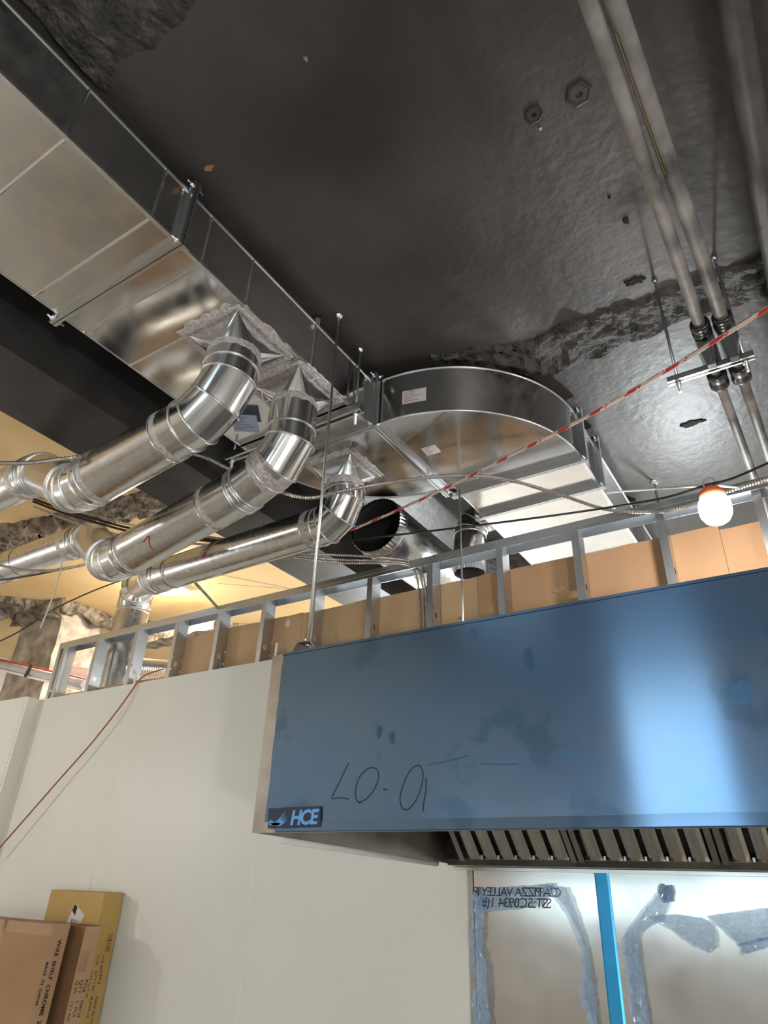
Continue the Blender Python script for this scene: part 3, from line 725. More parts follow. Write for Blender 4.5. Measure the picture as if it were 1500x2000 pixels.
# logo plate
lp = [atY(x, y, HY0-.0058) for x, y in ((525,1579),(627,1574),(626,1615),(523,1618))]
lo = MB().prism([p for p in lp], (0,-.0008,0)).build('logo_plate', M['navy'], hood)
fy2 = HY0-.0072
q0 = atY(563,1611,fy2); q1 = atY(563,1582,fy2)
for ch_, px_ in (('H',566),('C',584.5),('E',604)): text_on('letter', ch_, atY(px_,1610.5-(px_-566)*.04,fy2), (1,0,.01), (0,0,1), .053, M['logo_blue'], lo, shear=.15, bold=.0017)
for k in range(4):
    b = MB(); U = []; D_ = []
    for i in range(15):
        t = i/14; x = -1.462+.066*t+.004*k; z = .163-.002*k+(.030-.0055*k)*t**1.8-.012*math.sin(PI*t)+.0045*k*(1-t)
        th = .0032*math.sin(PI*min(1, t*1.02))+.0004; U.append((x, fy2, z+th)); D_.append((x, fy2, z-th))
    b.grid([U, D_], False); b.build('swoosh', M['logo_blue'], lo)
# marker writing on the film and scuffs
def ink(pts, r=.0016, m='marker', name='marker_stroke'):
    P = spline([atY(x, y, fy-.0006) for x, y in pts], .008); b = MB(); U = []; D_ = []
    for i, p in enumerate(P):
        d = (P[min(i+1, len(P)-1)]-P[max(i-1, 0)]).normalized(); n_ = Vector((-d.z, 0, d.x))
        U.append(p+n_*r); D_.append(p-n_*r)
    b.grid([U, D_], False); return b.build(name, M[m], film)
ink([(681,1490),(672,1508),(660,1533),(648,1557),(650,1560),(666,1558),(681,1561)])
ink([(704,1569),(696,1562),(694,1545),(700,1522),(714,1504),(728,1499),(738,1506),(738,1524),(728,1546),(714,1561),(700,1568)])
ink([(748,1541.5),(756,1542)], .002)
ink([(820,1495),(826,1508),(824,1530),(814,1560),(798,1580),(786,1579),(781,1562),(785,1540),(796,1513),(810,1496),(820,1495)])
ink([(832,1518),(832,1540),(827,1570),(826,1585)])
ink([(834,1494),(870,1487),(913,1476)], .0022, 'scuff', 'scuff'); ink([(938,1491),(975,1493),(1012,1492)], .002, 'scuff', 'scuff')
def smudge(px, py, w, h, seed, m='scuff'):
    c = atY(px, py, fy-.0005); pts = []
    for k in range(16):
        a = 2*PI*k/16; rr = 1+.5*nz((math.cos(a)*1.5, math.sin(a)*1.5, seed), 1.4); pts.append((c.x+w*rr*math.cos(a), c.y, c.z+h*rr*math.sin(a)))
    MB().add(pts, [list(range(16))]).build('smudge', M[m], film)
M['smudge'] = mat('blue_film_bubble', (.055,.125,.225), .3, .75)
for i, (px, py, w, h) in enumerate(((741,1428,.008,.018),(766,1442,.010,.018),(1115,1475,.018,.007),(1033,1287,.014,.03),(1450,1350,.022,.03))): smudge(px, py, w, h, i, 'smudge')
# grease filters: three baffle filters sloping up towards the front, trough below them
def fpt(x, s_):   # s_: 0 bottom edge at the trough .. 1 top edge
    return Vector((x, 2.885-.36*s_, .125+.36*s_))
fn = Vector((0, -.7071, -.7071))
FW = .505
k = 0; xf = -1.452
while xf < HX1-.1:
    x1 = min(xf+FW, HX1-.03)
    f = MB()
    f.bar(fpt(xf+.012,0), fpt(xf+.012,1), .022, .035, fn).bar(fpt(x1-.012,0), fpt(x1-.012,1), .022, .035, fn)
    f.bar(fpt(xf+.024,.012)+fn*.0, fpt(x1-.024,.012), .018, .022, fn)
    flt = f.build('filter', M['stainless_dull'], hood)
    n_ = 6; pitch = (x1-xf-.05)/n_
    for i in range(n_):
        xb = xf+.026+pitch*(i+.5)
        b = MB(); w = pitch*.36
        prof = [(-w,.016),(-w,-.004),(-w*.5,-.012),(w*.5,-.012),(w,-.004),(w,.016)]
        A = [fpt(xb+px_, .03)-fn*h_ for px_, h_ in prof]; B = [fpt(xb+px_, .99)-fn*h_ for px_, h_ in prof]
        b.grid([A, B], False); bo = b.build('baffle', M['filter_steel'], flt)
        # rib lines pressed into the baffle face
        r_ = MB()
        for e in (-.45, -.1, .25): r_.bar(fpt(xb+w*e,.03)+fn*.0125, fpt(xb+w*e,.99)+fn*.0125, .003, .002, fn)
        tag(r_.build('ribs', M['galv_edge'], bo), None, None, None, 'stuff')
    MB().add([fpt(xf,.0)-fn*.03, fpt(x1,.0)-fn*.03, fpt(x1,1)-fn*.03, fpt(xf,1)-fn*.03], [(0,1,2,3)]).build('rear_mesh', M['dark_gap'], flt)
    for i in range(n_-1):
        xb = xf+.026+pitch*(i+1); MB().box(xb-.004,xb+.004,2.862,2.868,.128,.142).build('drain_clip', M['zinc'], flt)
    xf = x1+.006
b = MB().prism([(HX0+T,2.87,.128),(HX0+T,2.862,.104),(HX0+T,2.985,.100),(HX0+T,2.985,.112),(HX0+T,2.90,.114)], (HX1-HX0-2*T,0,0))
b.build('grease_trough', M['stainless_dull'], hood)
MB().box(HX0+T,HX1-T,2.94,2.985,.088,.100).build('trough_lip', M['stainless'], hood)
# hanger brackets and rods of the hood
hr = thing('hood_hanger_rod', (-1.40, 1.70, HZ1), 'long thin threaded rod in front of the pipes holding the left hood bracket', 'rod', 'hood hanger rods')
def bracket(par, x, y):
    b = MB().prism([(x-.06,y-.02,HZ1),(x-.028,y-.02,HZ1+.045),(x+.028,y-.02,HZ1+.045),(x+.06,y-.02,HZ1),(x+.054,y-.02,HZ1),(x+.025,y-.02,HZ1+.041),(x-.025,y-.02,HZ1+.041),(x-.054,y-.02,HZ1)], (0,.05,0))
    b.build('bracket', M['stainless_dull'], par)
    MB().lathe((x,y+.005,HZ1+.030), (0,0,1), [(.001,0),(.011,0),(.011,.010),(.001,.010)], 6).build('nut', M['zinc'], par)
    MB().lathe((x,y+.005,HZ1+.046), (0,0,1), [(.001,0),(.011,0),(.011,.010),(.001,.010)], 6).build('nut', M['zinc'], par)
bracket(hr, -1.415, 1.69)
MB().tube([(-1.415,1.695,HZ1+.012),(-1.412,1.693,ZC-.001)], .0055, 8).build('rod', M['zinc'], hr)
MB().lathe((-1.412,1.693,ZC-.001), (0,0,-1), [(.019,0),(.016,.008),(.006,.014)], 14).build('ceiling_anchor', M['zinc'], hr)
pR = atY(905,1215,2.72)
h2 = thing('hood_hanger_rod', (pR.x, 2.72, HZ1), 'shorter thin threaded rod below the duct elbow corner, behind the hood top', 'rod', 'hood hanger rods')
bracket(h2, pR.x, 2.715)
MB().tube([(pR.x,2.72,HZ1+.012),(pR.x-.004,2.72,1.845)], .005, 8).build('rod', M['zinc'], h2)
pr = atZ(1278,942,ZC)
h3 = thing('ceiling_rod', (pr.x, pr.y, 1.0), 'short white rod dropping from the ceiling left of the lit bulb', 'rod')
MB().tube([(pr.x,pr.y,ZC-.001),(pr.x,pr.y,1.2)], .008, 8).build('rod', M['zinc'], h3)
MB().lathe((pr.x,pr.y,ZC-.001), (0,0,-1), [(.03,0),(.026,.008),(.009,.016)], 14).build('ceiling_anchor', M['zinc'], h3)

# ================================================================== STAINLESS WALL PANELS AND FILM SCRAPS
SSZ = .100
def ss_panel(x0, x1, label):
    t_ = thing('stainless_panel', ((x0+x1)/2, YW-.004, FLOOR), label, 'panel', 'stainless wall panels')
    n = 30; P = []
    for j in range(n+1):
        row = []
        for i in range(17):
            x = x0+(x1-x0)*i/16; z = FLOOR+(SSZ-FLOOR)*j/n
            e = .0012*nz((x*2.2, z*1.6, x0), 1)*min(1, i/2, (16-i)/2)
            row.append((x, YW-.0072+e, z))
        P.append(row)
    MB().grid(P, True).build('sheet', M['stainless'], t_)
    MB().box(x0,x1,YW-.012,YW-.0085,SSZ-.006,SSZ).build('top_trim', M['stainless'], t_)
    return t_
s1 = ss_panel(-1.452, -.925, 'stainless wall sheet left of the blue strip with torn film')
s2 = ss_panel(-.868, .45, 'stainless wall sheet right of the blue strip with hanging film')
MB().box(-1.475,-1.455,YW-.016,YW-.0005,FLOOR,SSZ).build('edge_trim', M['stainless_dull'], s1)
bs = MB().prism([(-.925,YW-.001,FLOOR),(-.925,YW-.010,FLOOR),(-.918,YW-.014,FLOOR),(-.875,YW-.014,FLOOR),(-.868,YW-.010,FLOOR),(-.868,YW-.001,FLOOR)], (0,0,SSZ-FLOOR-.004)).build('joint_strip', M['strip_blue'])
tag(bs, 'bright blue film-covered joint strip between the stainless sheets', 'strip')
def film_patch(par, poly, seed, wr=.022, nu=26, name='film_scrap', yy=YW-.012):
    """crinkled scrap between two pixel polylines (left edge, right edge)"""
    Lp = spline([atY(x, y, yy) for x, y in poly[0]], .02); Rp = spline([atY(x, y, yy) for x, y in poly[1]], .02)
    m_ = 40
    def sm(pl, t):
        f = t*(len(pl)-1); i = min(len(pl)-2, int(f)); return pl[i].lerp(pl[i+1], f-i)
    P = []
    for j in range(m_+1):
        t = j/m_; a = sm(Lp, t); c = sm(Rp, t); row = []
        for i in range(nu+1):
            p = a.lerp(c, i/nu); w = wr*(.4+abs(nz(p, 22, seed))+.7*abs(nz(p, 55, seed+2))+1.0*abs(nz(p, 9, seed+5)))
            row.append(Vector((p.x+.004*nz(p, 30, seed), yy-w, p.z+.004*nz(p, 28, seed+3))))
        P.append(row)
    return MB().grid(P, False).build(name, M['film_bare'], par)
film_patch(s1, ([(922,1738),(924,1800),(922,1860),(930,1900),(926,1950),(930,2010)], [(945,1750),(948,1790),(946,1850),(955,1880),(958,1950),(962,2010)]), 1)
top1 = film_patch(s1, ([(922,1738),(926,1760),(940,1782)], [(1085,1724),(1075,1742),(1060,1770)]), 2, .009, 50)
film_patch(s1, ([(1060,1728),(1100,1775),(1132,1840),(1140,1890),(1135,1940),(1158,2010)], [(1108,1732),(1128,1780),(1150,1850),(1164,1940),(1168,1960),(1171,2010)]), 3)
film_patch(s2, ([(1295,1730),(1262,1770),(1218,1830),(1220,1880),(1228,1940),(1240,2010)], [(1312,1738),(1300,1790),(1255,1820),(1252,1860),(1262,1930),(1272,2010)]), 4)
film_patch(s2, ([(1270,1790),(1300,1810),(1360,1850),(1385,1862)], [(1300,1786),(1345,1788),(1395,1806),(1402,1850)]), 5)
film_patch(s2, ([(1380,1788),(1420,1825),(1445,1850),(1446,1866)], [(1520,1770),(1520,1800),(1520,1835),(1500,1850)]), 6)
for px in (1297, 1306):
    c = atY(px, 1745, YW-.022); b = MB(); b.ball(c, .02, 12, 8, (1,.6,1.4))
    for p in b.v: p += Vector((nz(p, 60, 1), nz(p, 60, 5)*.5, nz(p, 60, 9)))*.012
    b.build('film_knot', M['film_bare'], s2)
MB().bar(atY(1440,1846,YW-.02), atY(1500,1832,YW-.02), .01, .008).build('film_roll', M['film_bare'], s2)
t1 = atY(1090,1752,YW-.026); text_on('handwriting', 'CA PIZZA VALLEY IP', t1, (-1,0,-.02), (0,0,1), .048, M['marker'], top1, shear=-.15, spacing=.86, extrude=.0001)
t2 = atY(1070,1774,YW-.026); text_on('handwriting', 'ST 5C0934 1(b)', t2, (-1,0,-.02), (0,0,1), .05, M['marker'], top1, shear=-.2, spacing=.95, extrude=.0001)

# ================================================================== LAMPS
def string_bulb(c, label, m, r=.062, cap='orange_plastic', cat='light bulb', group='temporary bulbs', cord=1, zc=ZC):
    c = V3(c); t_ = thing('string_light_bulb', c-Vector((0,0,r*1.5)), label, cat, group)
    MB().lathe(c, (0,0,1), [(.0005,-r*1.12),(r*.42,-r*1.06),(r*.75,-r*.85),(r*.97,-r*.45),(r*1.02,0),(r*1.0,r*.35),(r*.86,r*.72),(r*.62,r*.95)], 24).build('bulb', M[m], t_)
    MB().lathe(c+Vector((0,0,r*.86)), (0,0,1), [(r*.80,-.004),(r*.84,.004),(r*.80,.022),(r*.6,.036),(r*.45,.042),(r*.2,.055),(.0005,.056)], 20).build('socket', M[cap], t_)
    k = c+Vector((0,0,r*.86+.05)); MB().tube([k+Vector((.022*math.sin(a*PI/9), 0, .018-.022*math.cos(a*PI/9))) for a in range(18)], .0035, 6, closed=True).build('hook_loop', M['conduit'], t_)
    if cord: MB().tube([k, (c.x, c.y, zc)], .005, 8).build('cord', M['cable_black'], t_)
    return t_
bulb_c = atY(1397, 994, 2.55)
string_bulb(bulb_c, 'glowing white bulb with orange socket in front of the stud wall', 'bulb_warm', .058, cord=0)
string_bulb((-.35,4.5,1.25), 'hidden lit bulb in the room behind the stud wall', 'bulb_cool')
string_bulb((-3.3,5.2,.9), 'hidden lit bulb near the far end of the back room', 'bulb_cool', zc=ZCREAM)
string_bulb((-6.3,.3,.75), 'lit bulb hanging left of the viewer', 'bulb_room', zc=ZCREAM)
string_bulb((2.3,-1.6,-.7), 'added unseen work bulb low on the right behind the viewer', 'bulb_work')  # unseen work lamp added to light the side of the beam
string_bulb((-6.8,-2.2,1.6), 'added unseen bulb far behind the viewer', 'bulb_room', zc=ZCREAM)  # unseen bulb added as general room light
lc = atZ(325,1142,ZCREAM)
led = thing('ceiling_led_light', (lc.x, lc.y, ZCREAM-.08), 'small lit ceiling light glowing below the lowest round pipe', 'ceiling light')
MB().box(lc.x-.16,lc.x+.16,lc.y-.16,lc.y+.16,ZCREAM-.035,ZCREAM).build('housing', M['white_plastic'], led)
MB().lathe((lc.x,lc.y,ZCREAM-.035), (0,0,-1), [(.13,0),(.12,.03),(.08,.045),(.0005,.05)], 20).build('lens', M['led'], led)

# ================================================================== CABLES AND ROPES
def cable(name, pts, r, m, label, cat='cable', group=None, corr=False, n=7, step=.03):
    P = spline(pts, .006 if corr else step)
    b = MB().tube(P, r, n, rfun=(lambda i: r*(1.2 if i % 2 else .78)) if corr else None, smooth=not corr)
    return tag(b.build(name, M[m], None), label, cat, group)
A_ = atY
cable('armored_cable', [A_(-20,905,1.12),A_(60,904,1.13),A_(120,897,1.15),A_(165,889,1.2),A_(260,862,1.55),A_(385,888,1.8),A_(440,912,1.93),A_(500,942,2.05),A_(555,963,2.05),A_(610,972,2.1),A_(690,955,2.12),A_(800,937,2.2),A_(900,929,2.35),A_(990,937,2.55),A_(1090,965,2.8),A_(1180,994,2.95),A_(1260,1000,2.975),A_(1330,992,2.90),A_(1420,960,2.93),A_(1510,932,2.98)], .0085, 'armor', 'long armored cable looping from the left edge under the duct elbow to the bulb', 'cable', 'armored cables', True)
for k, (dy, dz) in enumerate(((0,0),(7,.02),(13,.03),(24,.05))):
    cable('armored_cable', [A_(60+k*2,966+dy*1.0,1.60+dz),A_(120,987+dy,1.72+dz),A_(190,1007+dy*1.1,1.88+dz),A_(280,1030+dy,2.05+dz),A_(430,1052+dy*.6,2.34+dz*.3),A_(560,1072+dy*.5,2.6)], .0065, 'cable_brown' if k in (1, 2) else 'armor',
          ('uppermost','second','third','lowest, most sagging')[k]+' cable of the bundle crossing behind the round pipes', 'cable', 'bundled cables', k in (0, 3))
for k, (dy, ex) in enumerate(((0,0),(9,5),(15,-8))):
    cable('armored_cable', [A_(575,1080+dy*.6,2.62),A_(660,1084+dy,2.70),A_(735,1088+dy*.8,2.82),A_(785,1093+dy*.6,2.96),A_(808,1100+dy*.6+k*2,3.06),A_(822+ex,1125,3.085),A_(827+ex,1165,3.09),A_(829+ex,1225,3.09),A_(831+ex,1300,3.09)], .007, 'armor',
          ('topmost','middle','lowest')[k]+' armored cable bending over the steel track and down behind the studs', 'cable', 'cables over the track', True)
cable('armored_cable', [A_(-20,1100,1.75),A_(40,1112,1.78),A_(90,1115,1.8),A_(140,1108,1.82),A_(200,1094,1.9),A_(235,1085,2.2)], .007, 'armor', 'armored cable sagging across the middle round pipe near the left edge', 'cable', None, True)
cable('power_cord', [A_(-20,1136,1.8),A_(60,1124,1.85),A_(130,1110,1.9),A_(205,1094,1.95),A_(250,1086,2.3)], .006, 'cable_black', 'thick black cord below the middle round pipe at the left edge')
cable('thin_cord', [A_(-20,1262,2.6),A_(40,1232,2.7),A_(110,1188,2.85),A_(180,1155,2.95),A_(246,1130,3.0)], .006, 'cable_brown', 'dark brown cord crossing in front of the concrete column')
cable('hanging_wire', [A_(121,1085,1.78),A_(119,1112,1.8),A_(108,1150,1.8),A_(94,1190,1.8),A_(79,1226,1.8)], .004, 'white_plastic', 'thin white wire hanging in front of the concrete column', 'wire')
cable('black_rope', [A_(660,1058,2.62),A_(800,1042,2.7),A_(900,1030,2.75),A_(1050,1011,2.85),A_(1190,991,2.93),A_(1300,972,2.70),A_(1382,947,2.55),A_(1430,935,2.6),A_(1510,900,2.95)], .0055, 'cable_black', 'black cord strung from the lowest pipe elbow to the bulb', 'cord')
cable('white_cable', [A_(1185,962,3.2),A_(1250,957,3.15),A_(1320,952,2.75),A_(1385,948,2.56),A_(1445,952,2.8)], .006, 'white_plastic', 'white cable running from the far duct flange to the bulb hook', 'cable')
cable('orange_cord', [atY(320,1306,3.045),atY(285,1318,2.99),A_(268,1334,2.985),A_(235,1380,2.955),A_(180,1450,2.945),A_(120,1518,2.94),A_(50,1598,2.93),A_(-15,1672,2.92)], .0055, 'cord_orange', 'orange brown cord running diagonally down the white wall', 'cord')
cable('flexible_conduit', [A_(362,1118,2.6),A_(392,1150,2.85),A_(424,1186,3.0),A_(434,1200,3.11),A_(436,1240,3.08),A_(431,1290,3.07),A_(428,1340,3.07)], .0095, 'armor', 'flexible metal conduit dropping behind the track beside a stud', 'cable', None, True)
# red and white rope
P = spline([A_(684,1036,2.62),A_(780,995,2.52),A_(870,953,2.42),A_(1000,888,2.25),A_(1130,822,2.08),A_(1300,725,1.85),A_(1515,592,1.6)], .008)
def rope_mi(i, k):
    ph = (i*.36+k*.55) % 8
    return 1 if (ph < 2.6 or (ph < 4 and (i+k) % 5 == 0)) else 0
b = MB().tube(P, .0068, 8, rfun=lambda i: .0068*(1.06 if i % 2 else .95), mifun=rope_mi)
tag(b.build('marker_rope', [M['rope_white'], M['rope_red']]), 'red and white braided rope stretched diagonally below the ceiling', 'rope')

# ================================================================== PIPES AND TRAPEZE AT THE RIGHT
ZPI = 1.80
def wavy_pipe(par, xs, r, z, m, y0=-.3, y1=6.2, n=20, rf=None):
    P = []
    for i in range(90):
        y = y0+(y1-y0)*i/89; x = xs(y); P.append((x+.003*nz((y*2,x,0),1), y, z+.003*nz((y*2,5,x),1)))
    return MB().tube(P, r, n, rfun=(lambda i: rf(y0+(y1-y0)*i/89)) if rf else None).build('pipe', M[m], par)
pa = thing('ceiling_pipe', (-.07, 1.5, ZPI), 'left grey painted pipe of the pair held by the black clamps', 'pipe', 'ceiling pipes')
wavy_pipe(pa, lambda y: -.082+.0155*y+.006*max(0, y-2.4)*2, .021, ZPI, 'pipe_grey', rf=lambda y: .021 if y < 2.3 else .018)
pb = thing('ceiling_pipe', (0, 1.5, ZPI), 'right grey painted pipe of the pair held by the black clamps', 'pipe', 'ceiling pipes')
wavy_pipe(pb, lambda y: -.052+.036*y, .0235, ZPI+.004, 'pipe_grey', rf=lambda y: .0235 if y < 2.3 else .019)
pc = thing('ceiling_pipe', (.26, 1.5, 2.1), 'thick dark painted pipe close under the ceiling at the right edge', 'pipe', 'ceiling pipes')
wavy_pipe(pc, lambda y: .252, .042, 2.165, 'pipe_dark')
for par, xs, ys in ((pb, lambda y: -.052+.036*y, (1.02,1.14,1.24,1.33)), (pa, lambda y: -.082+.0155*y, (1.27,1.38,1.5))):
    for y in ys:
        c = Vector((xs(y), y, ZPI)); b = MB(); rr_ = .0242 if par is pb else .0218
        P0 = []; P1 = []
        for i in range(12):
            yy = y-.06+.12*i/11; w = .16+.12*abs(nz((yy*20,1,0),1)); ang = PI*1.08
            P0.append((xs(yy)+rr_*math.cos(ang+.35), yy, ZPI+rr_*math.sin(ang+.35))); P1.append((xs(yy)+rr_*math.cos(ang+.35+w), yy, ZPI+rr_*math.sin(ang+.35+w)))
        b.grid([P0, P1], True); b.build('paint_streak', M['yellow_mark'], par)
tr = thing('pipe_trapeze', (-.06, 2.22, 1.66), 'two threaded rods and short zinc strut holding the pair of grey pipes', 'hanger')
yT = 2.2
zs = atY(1318,742,yT).z
for px, py in ((1278,547),(1395,505)):
    t_ = atZ(px, py, ZC); x = t_.x; y = yT+.004
    MB().tube([(x,y,ZC-.002),(x,y,zs-.06)], .0055, 8).build('rod', M['zinc'], tr)
    MB().lathe((x,y,ZC-.001), (0,0,-1), [(.012,0),(.010,.010),(.006,.012)], 10).build('ceiling_anchor', M['galv_edge'], tr)
    MB().lathe((x,y,zs-.024), (0,0,1), [(.001,0),(.011,0),(.011,.012),(.001,.012)], 6).build('nut', M['zinc'], tr)
b = MB()
for dy in (-.014, .011): b.box(-.205,.088,yT+dy,yT+dy+.003,zs-.011,zs+.012)
b.box(-.205,.088,yT-.014,yT+.014,zs+.009,zs+.012).box(-.205,.088,yT-.011,yT-.006,zs-.011,zs-.009).box(-.205,.088,yT+.006,yT+.011,zs-.011,zs-.009)
b.build('strut', M['zinc'], tr)
for nm, xs, side_ in (('left', lambda y: -.082+.0155*y, -1), ('right', lambda y: -.052+.036*y, 1)):
    cl = thing('pipe_clamp', (xs(2.2), 2.2, ZPI-.06), 'black plastic pipe clamp on the %s grey pipe' % nm, 'clamp', 'black pipe clamps')
    for y, r_, L_ in ((2.08,.034,.06), (2.40,.036,.09)):
        MB().lathe((xs(y),y-L_/2,ZPI), (0,1,0), [(.024,0),(r_*.93,.0),(r_,.008),(r_,L_*.35),(r_*.88,L_*.45),(r_*.9,L_*.6),(r_,L_*.7),(r_,L_-.006),(r_*.9,L_),(.022,L_)], 24).build('collar', M['black_plastic'], cl)
    x = xs(2.2)
    MB().hexa([(x-.014,2.158,zs-.016),(x+.014,2.158,zs-.016),(x+.014,2.184,zs-.016),(x-.014,2.184,zs-.016),(xs(2.1)-.033,2.105,ZPI+.008),(xs(2.1)+.033,2.105,ZPI+.008),(xs(2.3)+.033,2.36,ZPI+.008),(xs(2.3)-.033,2.36,ZPI+.008)]).build('body', M['black_plastic'], cl)
    for s_ in (-.4, .4):
        MB().bar((x+.034*s_,2.098,ZPI-.01),(x+.02*s_,2.152,zs-.008), .003, .012, (0,-1,0)).build('rib', M['black_plastic'], cl)

# ================================================================== LEFT: CONDUIT, FOAM, BEHIND-WALL ODDS
cd = thing('grey_conduit', (-5.7, 3.3, 1.45), 'grey conduit with red cable on top running behind the wall end at left', 'conduit')
pA, pB_ = atY(-30,1290,3.24), atY(165,1336,3.24)
MB().tube([pA, pB_], .034, 16).build('tube', M['conduit'], cd)
q = Vector((0,0,.043)); MB().tube([pA+q, pB_+q-Vector((0,0,.004))], .0075, 8).build('red_cable', M['red_plastic'], cd)
MB().tube([pA-q*1.1, pB_-q*1.1], .012, 10).build('white_tube', M['white_plastic'], cd)
kk = pA.lerp(pB_, .52); MB().bar(kk+Vector((-.02,-.04,-.055)), kk+Vector((.03,-.04,.05)), .035, .012, (0,1,0)).build('clip', M['black_plastic'], cd)
fo = atY(150,1310,3.36)
tag(MB().prism([(fo.x-.12,3.33,fo.z-.10),(fo.x+.30,3.33,fo.z-.16),(fo.x+.30,3.33,fo.z-.03),(fo.x-.12,3.33,fo.z+.05)], (0,.12,0)).build('foam_block', M['foam']), 'pinkish white foam block behind the leftmost studs', 'foam block')
fx = thing('flexible_duct', (-4.3, 3.6, 1.3), 'short corrugated silver duct seen between the left studs', 'duct')
P = [(-4.62+.55*i/60, 3.30+.2*i/60, 1.47-.05*i/60) for i in range(61)]
MB().tube(P, .08, 20, rfun=lambda i: .08*(1.05 if i % 2 else .97), smooth=False).build('hose', M['galv_edge'], fx)

# ================================================================== CARTONS
def carton(name, label, x0, x1, y0, y1, ztop, lean, mats, seed=0, rotz=0.0):
    """flat carton standing on the floor and leaning back against the wall; lean = how far the foot stands out"""
    t_ = thing(name, ((x0+x1)/2, (y0+y1)/2-lean, FLOOR), label, 'box', 'flat cartons')
    H = ztop-FLOOR; ca, sa = math.cos(rotz), math.sin(rotz)
    def q(u, v, w):   # u 0..1 across, v thickness 0..1 (0 = front), w height 0..1
        x = x0+(x1-x0)*u; y = y0+(y1-y0)*v; dx = x-x1; dy = y-y1
        return Vector((x1+dx*ca-dy*sa, y1+dx*sa+dy*ca-lean*(1-w), FLOOR+H*w))
    t_['_'] = 0; del t_['_']
    e = .006
    MB().add([q(0,0,0),q(1,0,0),q(1,0,1),q(0,0,1)], [(0,1,2,3)]).build('front_face', mats[0], t_)
    MB().add([q(1,0,0),q(1,1,0),q(1,1,1),q(1,0,1)], [(0,1,2,3)]).build('end_face', mats[1], t_)
    MB().add([q(0,0,0),q(0,1,0),q(1,1,0),q(1,0,0)], [(0,1,2,3)]).add([q(0,1,0),q(0,1,1),q(1,1,1),q(1,1,0)], [(0,1,2,3)]).add([q(0,0,0),q(0,0,1),q(0,1,1),q(0,1,0)], [(0,1,2,3)]).build('rear_faces', mats[0], t_)
    # closing flaps on top, a little uneven
    n = 14
    for v0, v1, s_ in ((0,.49,1),(.51,1,2)):
        P = []
        for i in range(n+1):
            u = i/n; d = .004*abs(nz((u*6, s_, seed), 1)); P.append((q(u, v0, 1)+Vector((0,0,.0005)), q(u, v1, 1)+Vector((0,0,.001+d))))
        MB().grid([[a for a, _ in P], [c for _, c in P]], False).build('flap', mats[0], t_)
    return t_, q
M['print_y'] = M['print']
# back, tall yellow carton
c3, q3 = carton('flat_carton', 'tall yellow flat carton standing rearmost against the wall', -4.22, -3.715, 2.86, 2.995, -.066, .02, (M['card_yellow'], M['card_yellow']), 1)
# middle, narrow
c2_, q2 = carton('flat_carton', 'pinkish brown flat carton wedged between the front and yellow cartons', -4.95, -3.665, 2.745, 2.845, -.226, .035, (M['card_dark'], M['card_pink']), 2)
c1_, q1_ = carton('flat_carton', 'large brown front carton printed WIRE SHELF CHROME on its end', -5.05, -3.745, 2.60, 2.705, -.216, .05, (M['card'], M['card_pink']), 3)
def on_end(q, par, body, v, w, size, m=None, v_dir=1, bold=0, name='print', spacing=1.0):
    """text reading downwards on the right-hand end face"""
    o = q(1, v, w)+Vector((.0008,0,0)); xd = q(1, v, w-.1)-q(1, v, w); yd = q(1, v+.3, w)-q(1, v, w)
    return text_on(name, body, o, xd, yd, size, m or M['print'], par, bold=bold, spacing=spacing)
on_end(q1_, c1_, 'WIRE  SHELF  CHROME  24 X 48', .50, .955, .0305, bold=.0009, spacing=1.05, name='lettering')
on_end(q1_, c1_, 'MADE  IN  CHINA', .14, .895, .0215, bold=.0006, spacing=1.1, name='lettering')
for body, v, w, sz in (('PO#','.70',.85,.03),('QTY','.42',.85,.03),('G.W.','.14',.85,.03),('908136','.72',.795,.026),('2  PCS','.44',.795,.026),('12.1 KG','.14',.795,.026)):
    on_end(q2, c2_, body, float(v), w, sz, name='lettering')
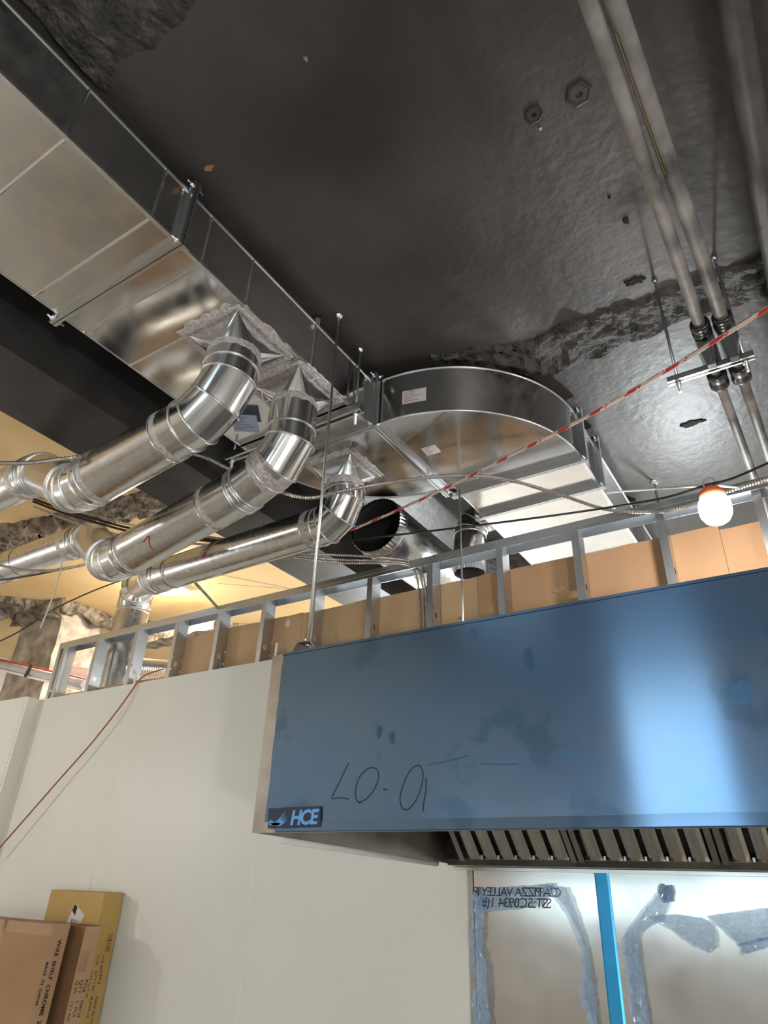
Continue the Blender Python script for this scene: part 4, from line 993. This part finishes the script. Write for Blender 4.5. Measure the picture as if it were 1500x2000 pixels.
for body, v, w, sz in (('LOS 001','.55',.83,.022),('N.W.','.30',.83,.022),('ITEM 8','.60',.79,.022),('QTY 1 PC','.36',.79,.022),('SIZE 24 X 48','.12',.79,.022),('MADE IN CHINA','.62',.725,.022),('BLACK 12','.40',.725,.022)):
    on_end(q3, c3, body, float(v), w, sz, name='lettering')
bc = MB(); w = .885
for k in range(14):
    th = .0012+.0022*R(); a = q3(1,.62,w)+Vector((.0006,0,0)); e = q3(1,.86,w)+Vector((.0006,0,0)); d = q3(1,.62,w-.01)-q3(1,.62,w); d.normalize()
    bc.add([a, e, e+d*th, a+d*th], [(0,1,2,3)]); w -= .0028+.0012*R()
tag(bc.build('barcode', M['print'], c3), None, None, None, 'stuff')
# paper slip on the yellow carton, tapes and dents on the brown one
def on_front(q, uv, m, par, name, off=.0008):
    pts = [q(u, 0, w_)+Vector((0,-off,0)) for u, w_ in uv]; return MB().add(pts, [list(range(len(pts)))]).build(name, m, par)
s_ = on_front(q3, ((.42,.90),(.66,.895),(.73,.935),(.52,.965)), M['paper'], c3, 'paper_slip')
on_front(q3, ((.49,.945),(.56,.93),(.575,.955),(.52,.963)), M['print'], s_, 'slip_mark', .0012)
o = q3(.50,0,.912)+Vector((0,-.0015,0)); text_on('handwriting', 'SOLO', o, q3(.6,0,.905)-q3(.5,0,.91), (0,0,1), .03, M['print'], s_, shear=.2)
on_front(q3, ((.9,.992),(.999,.992),(.999,.93),(.9,.93)), M['card_dark'], c3, 'tape') if False else None
on_front(q1_, ((.655,.998),(.68,.998),(.46,.0),(.43,.0)), M['tape'], c1_, 'tape')
on_front(q1_, ((.0,.998),(1,.998),(1,.965),(.0,.965)), M['tape'], c1_, 'tape')
on_end_tape = MB().add([q2(1,.1,.93)+Vector((.0006,0,0)),q2(1,.6,.93)+Vector((.0006,0,0)),q2(1,.6,.87)+Vector((.0006,0,0)),q2(1,.1,.87)+Vector((.0006,0,0))], [(0,1,2,3)]).build('tape', M['tape'], c2_)
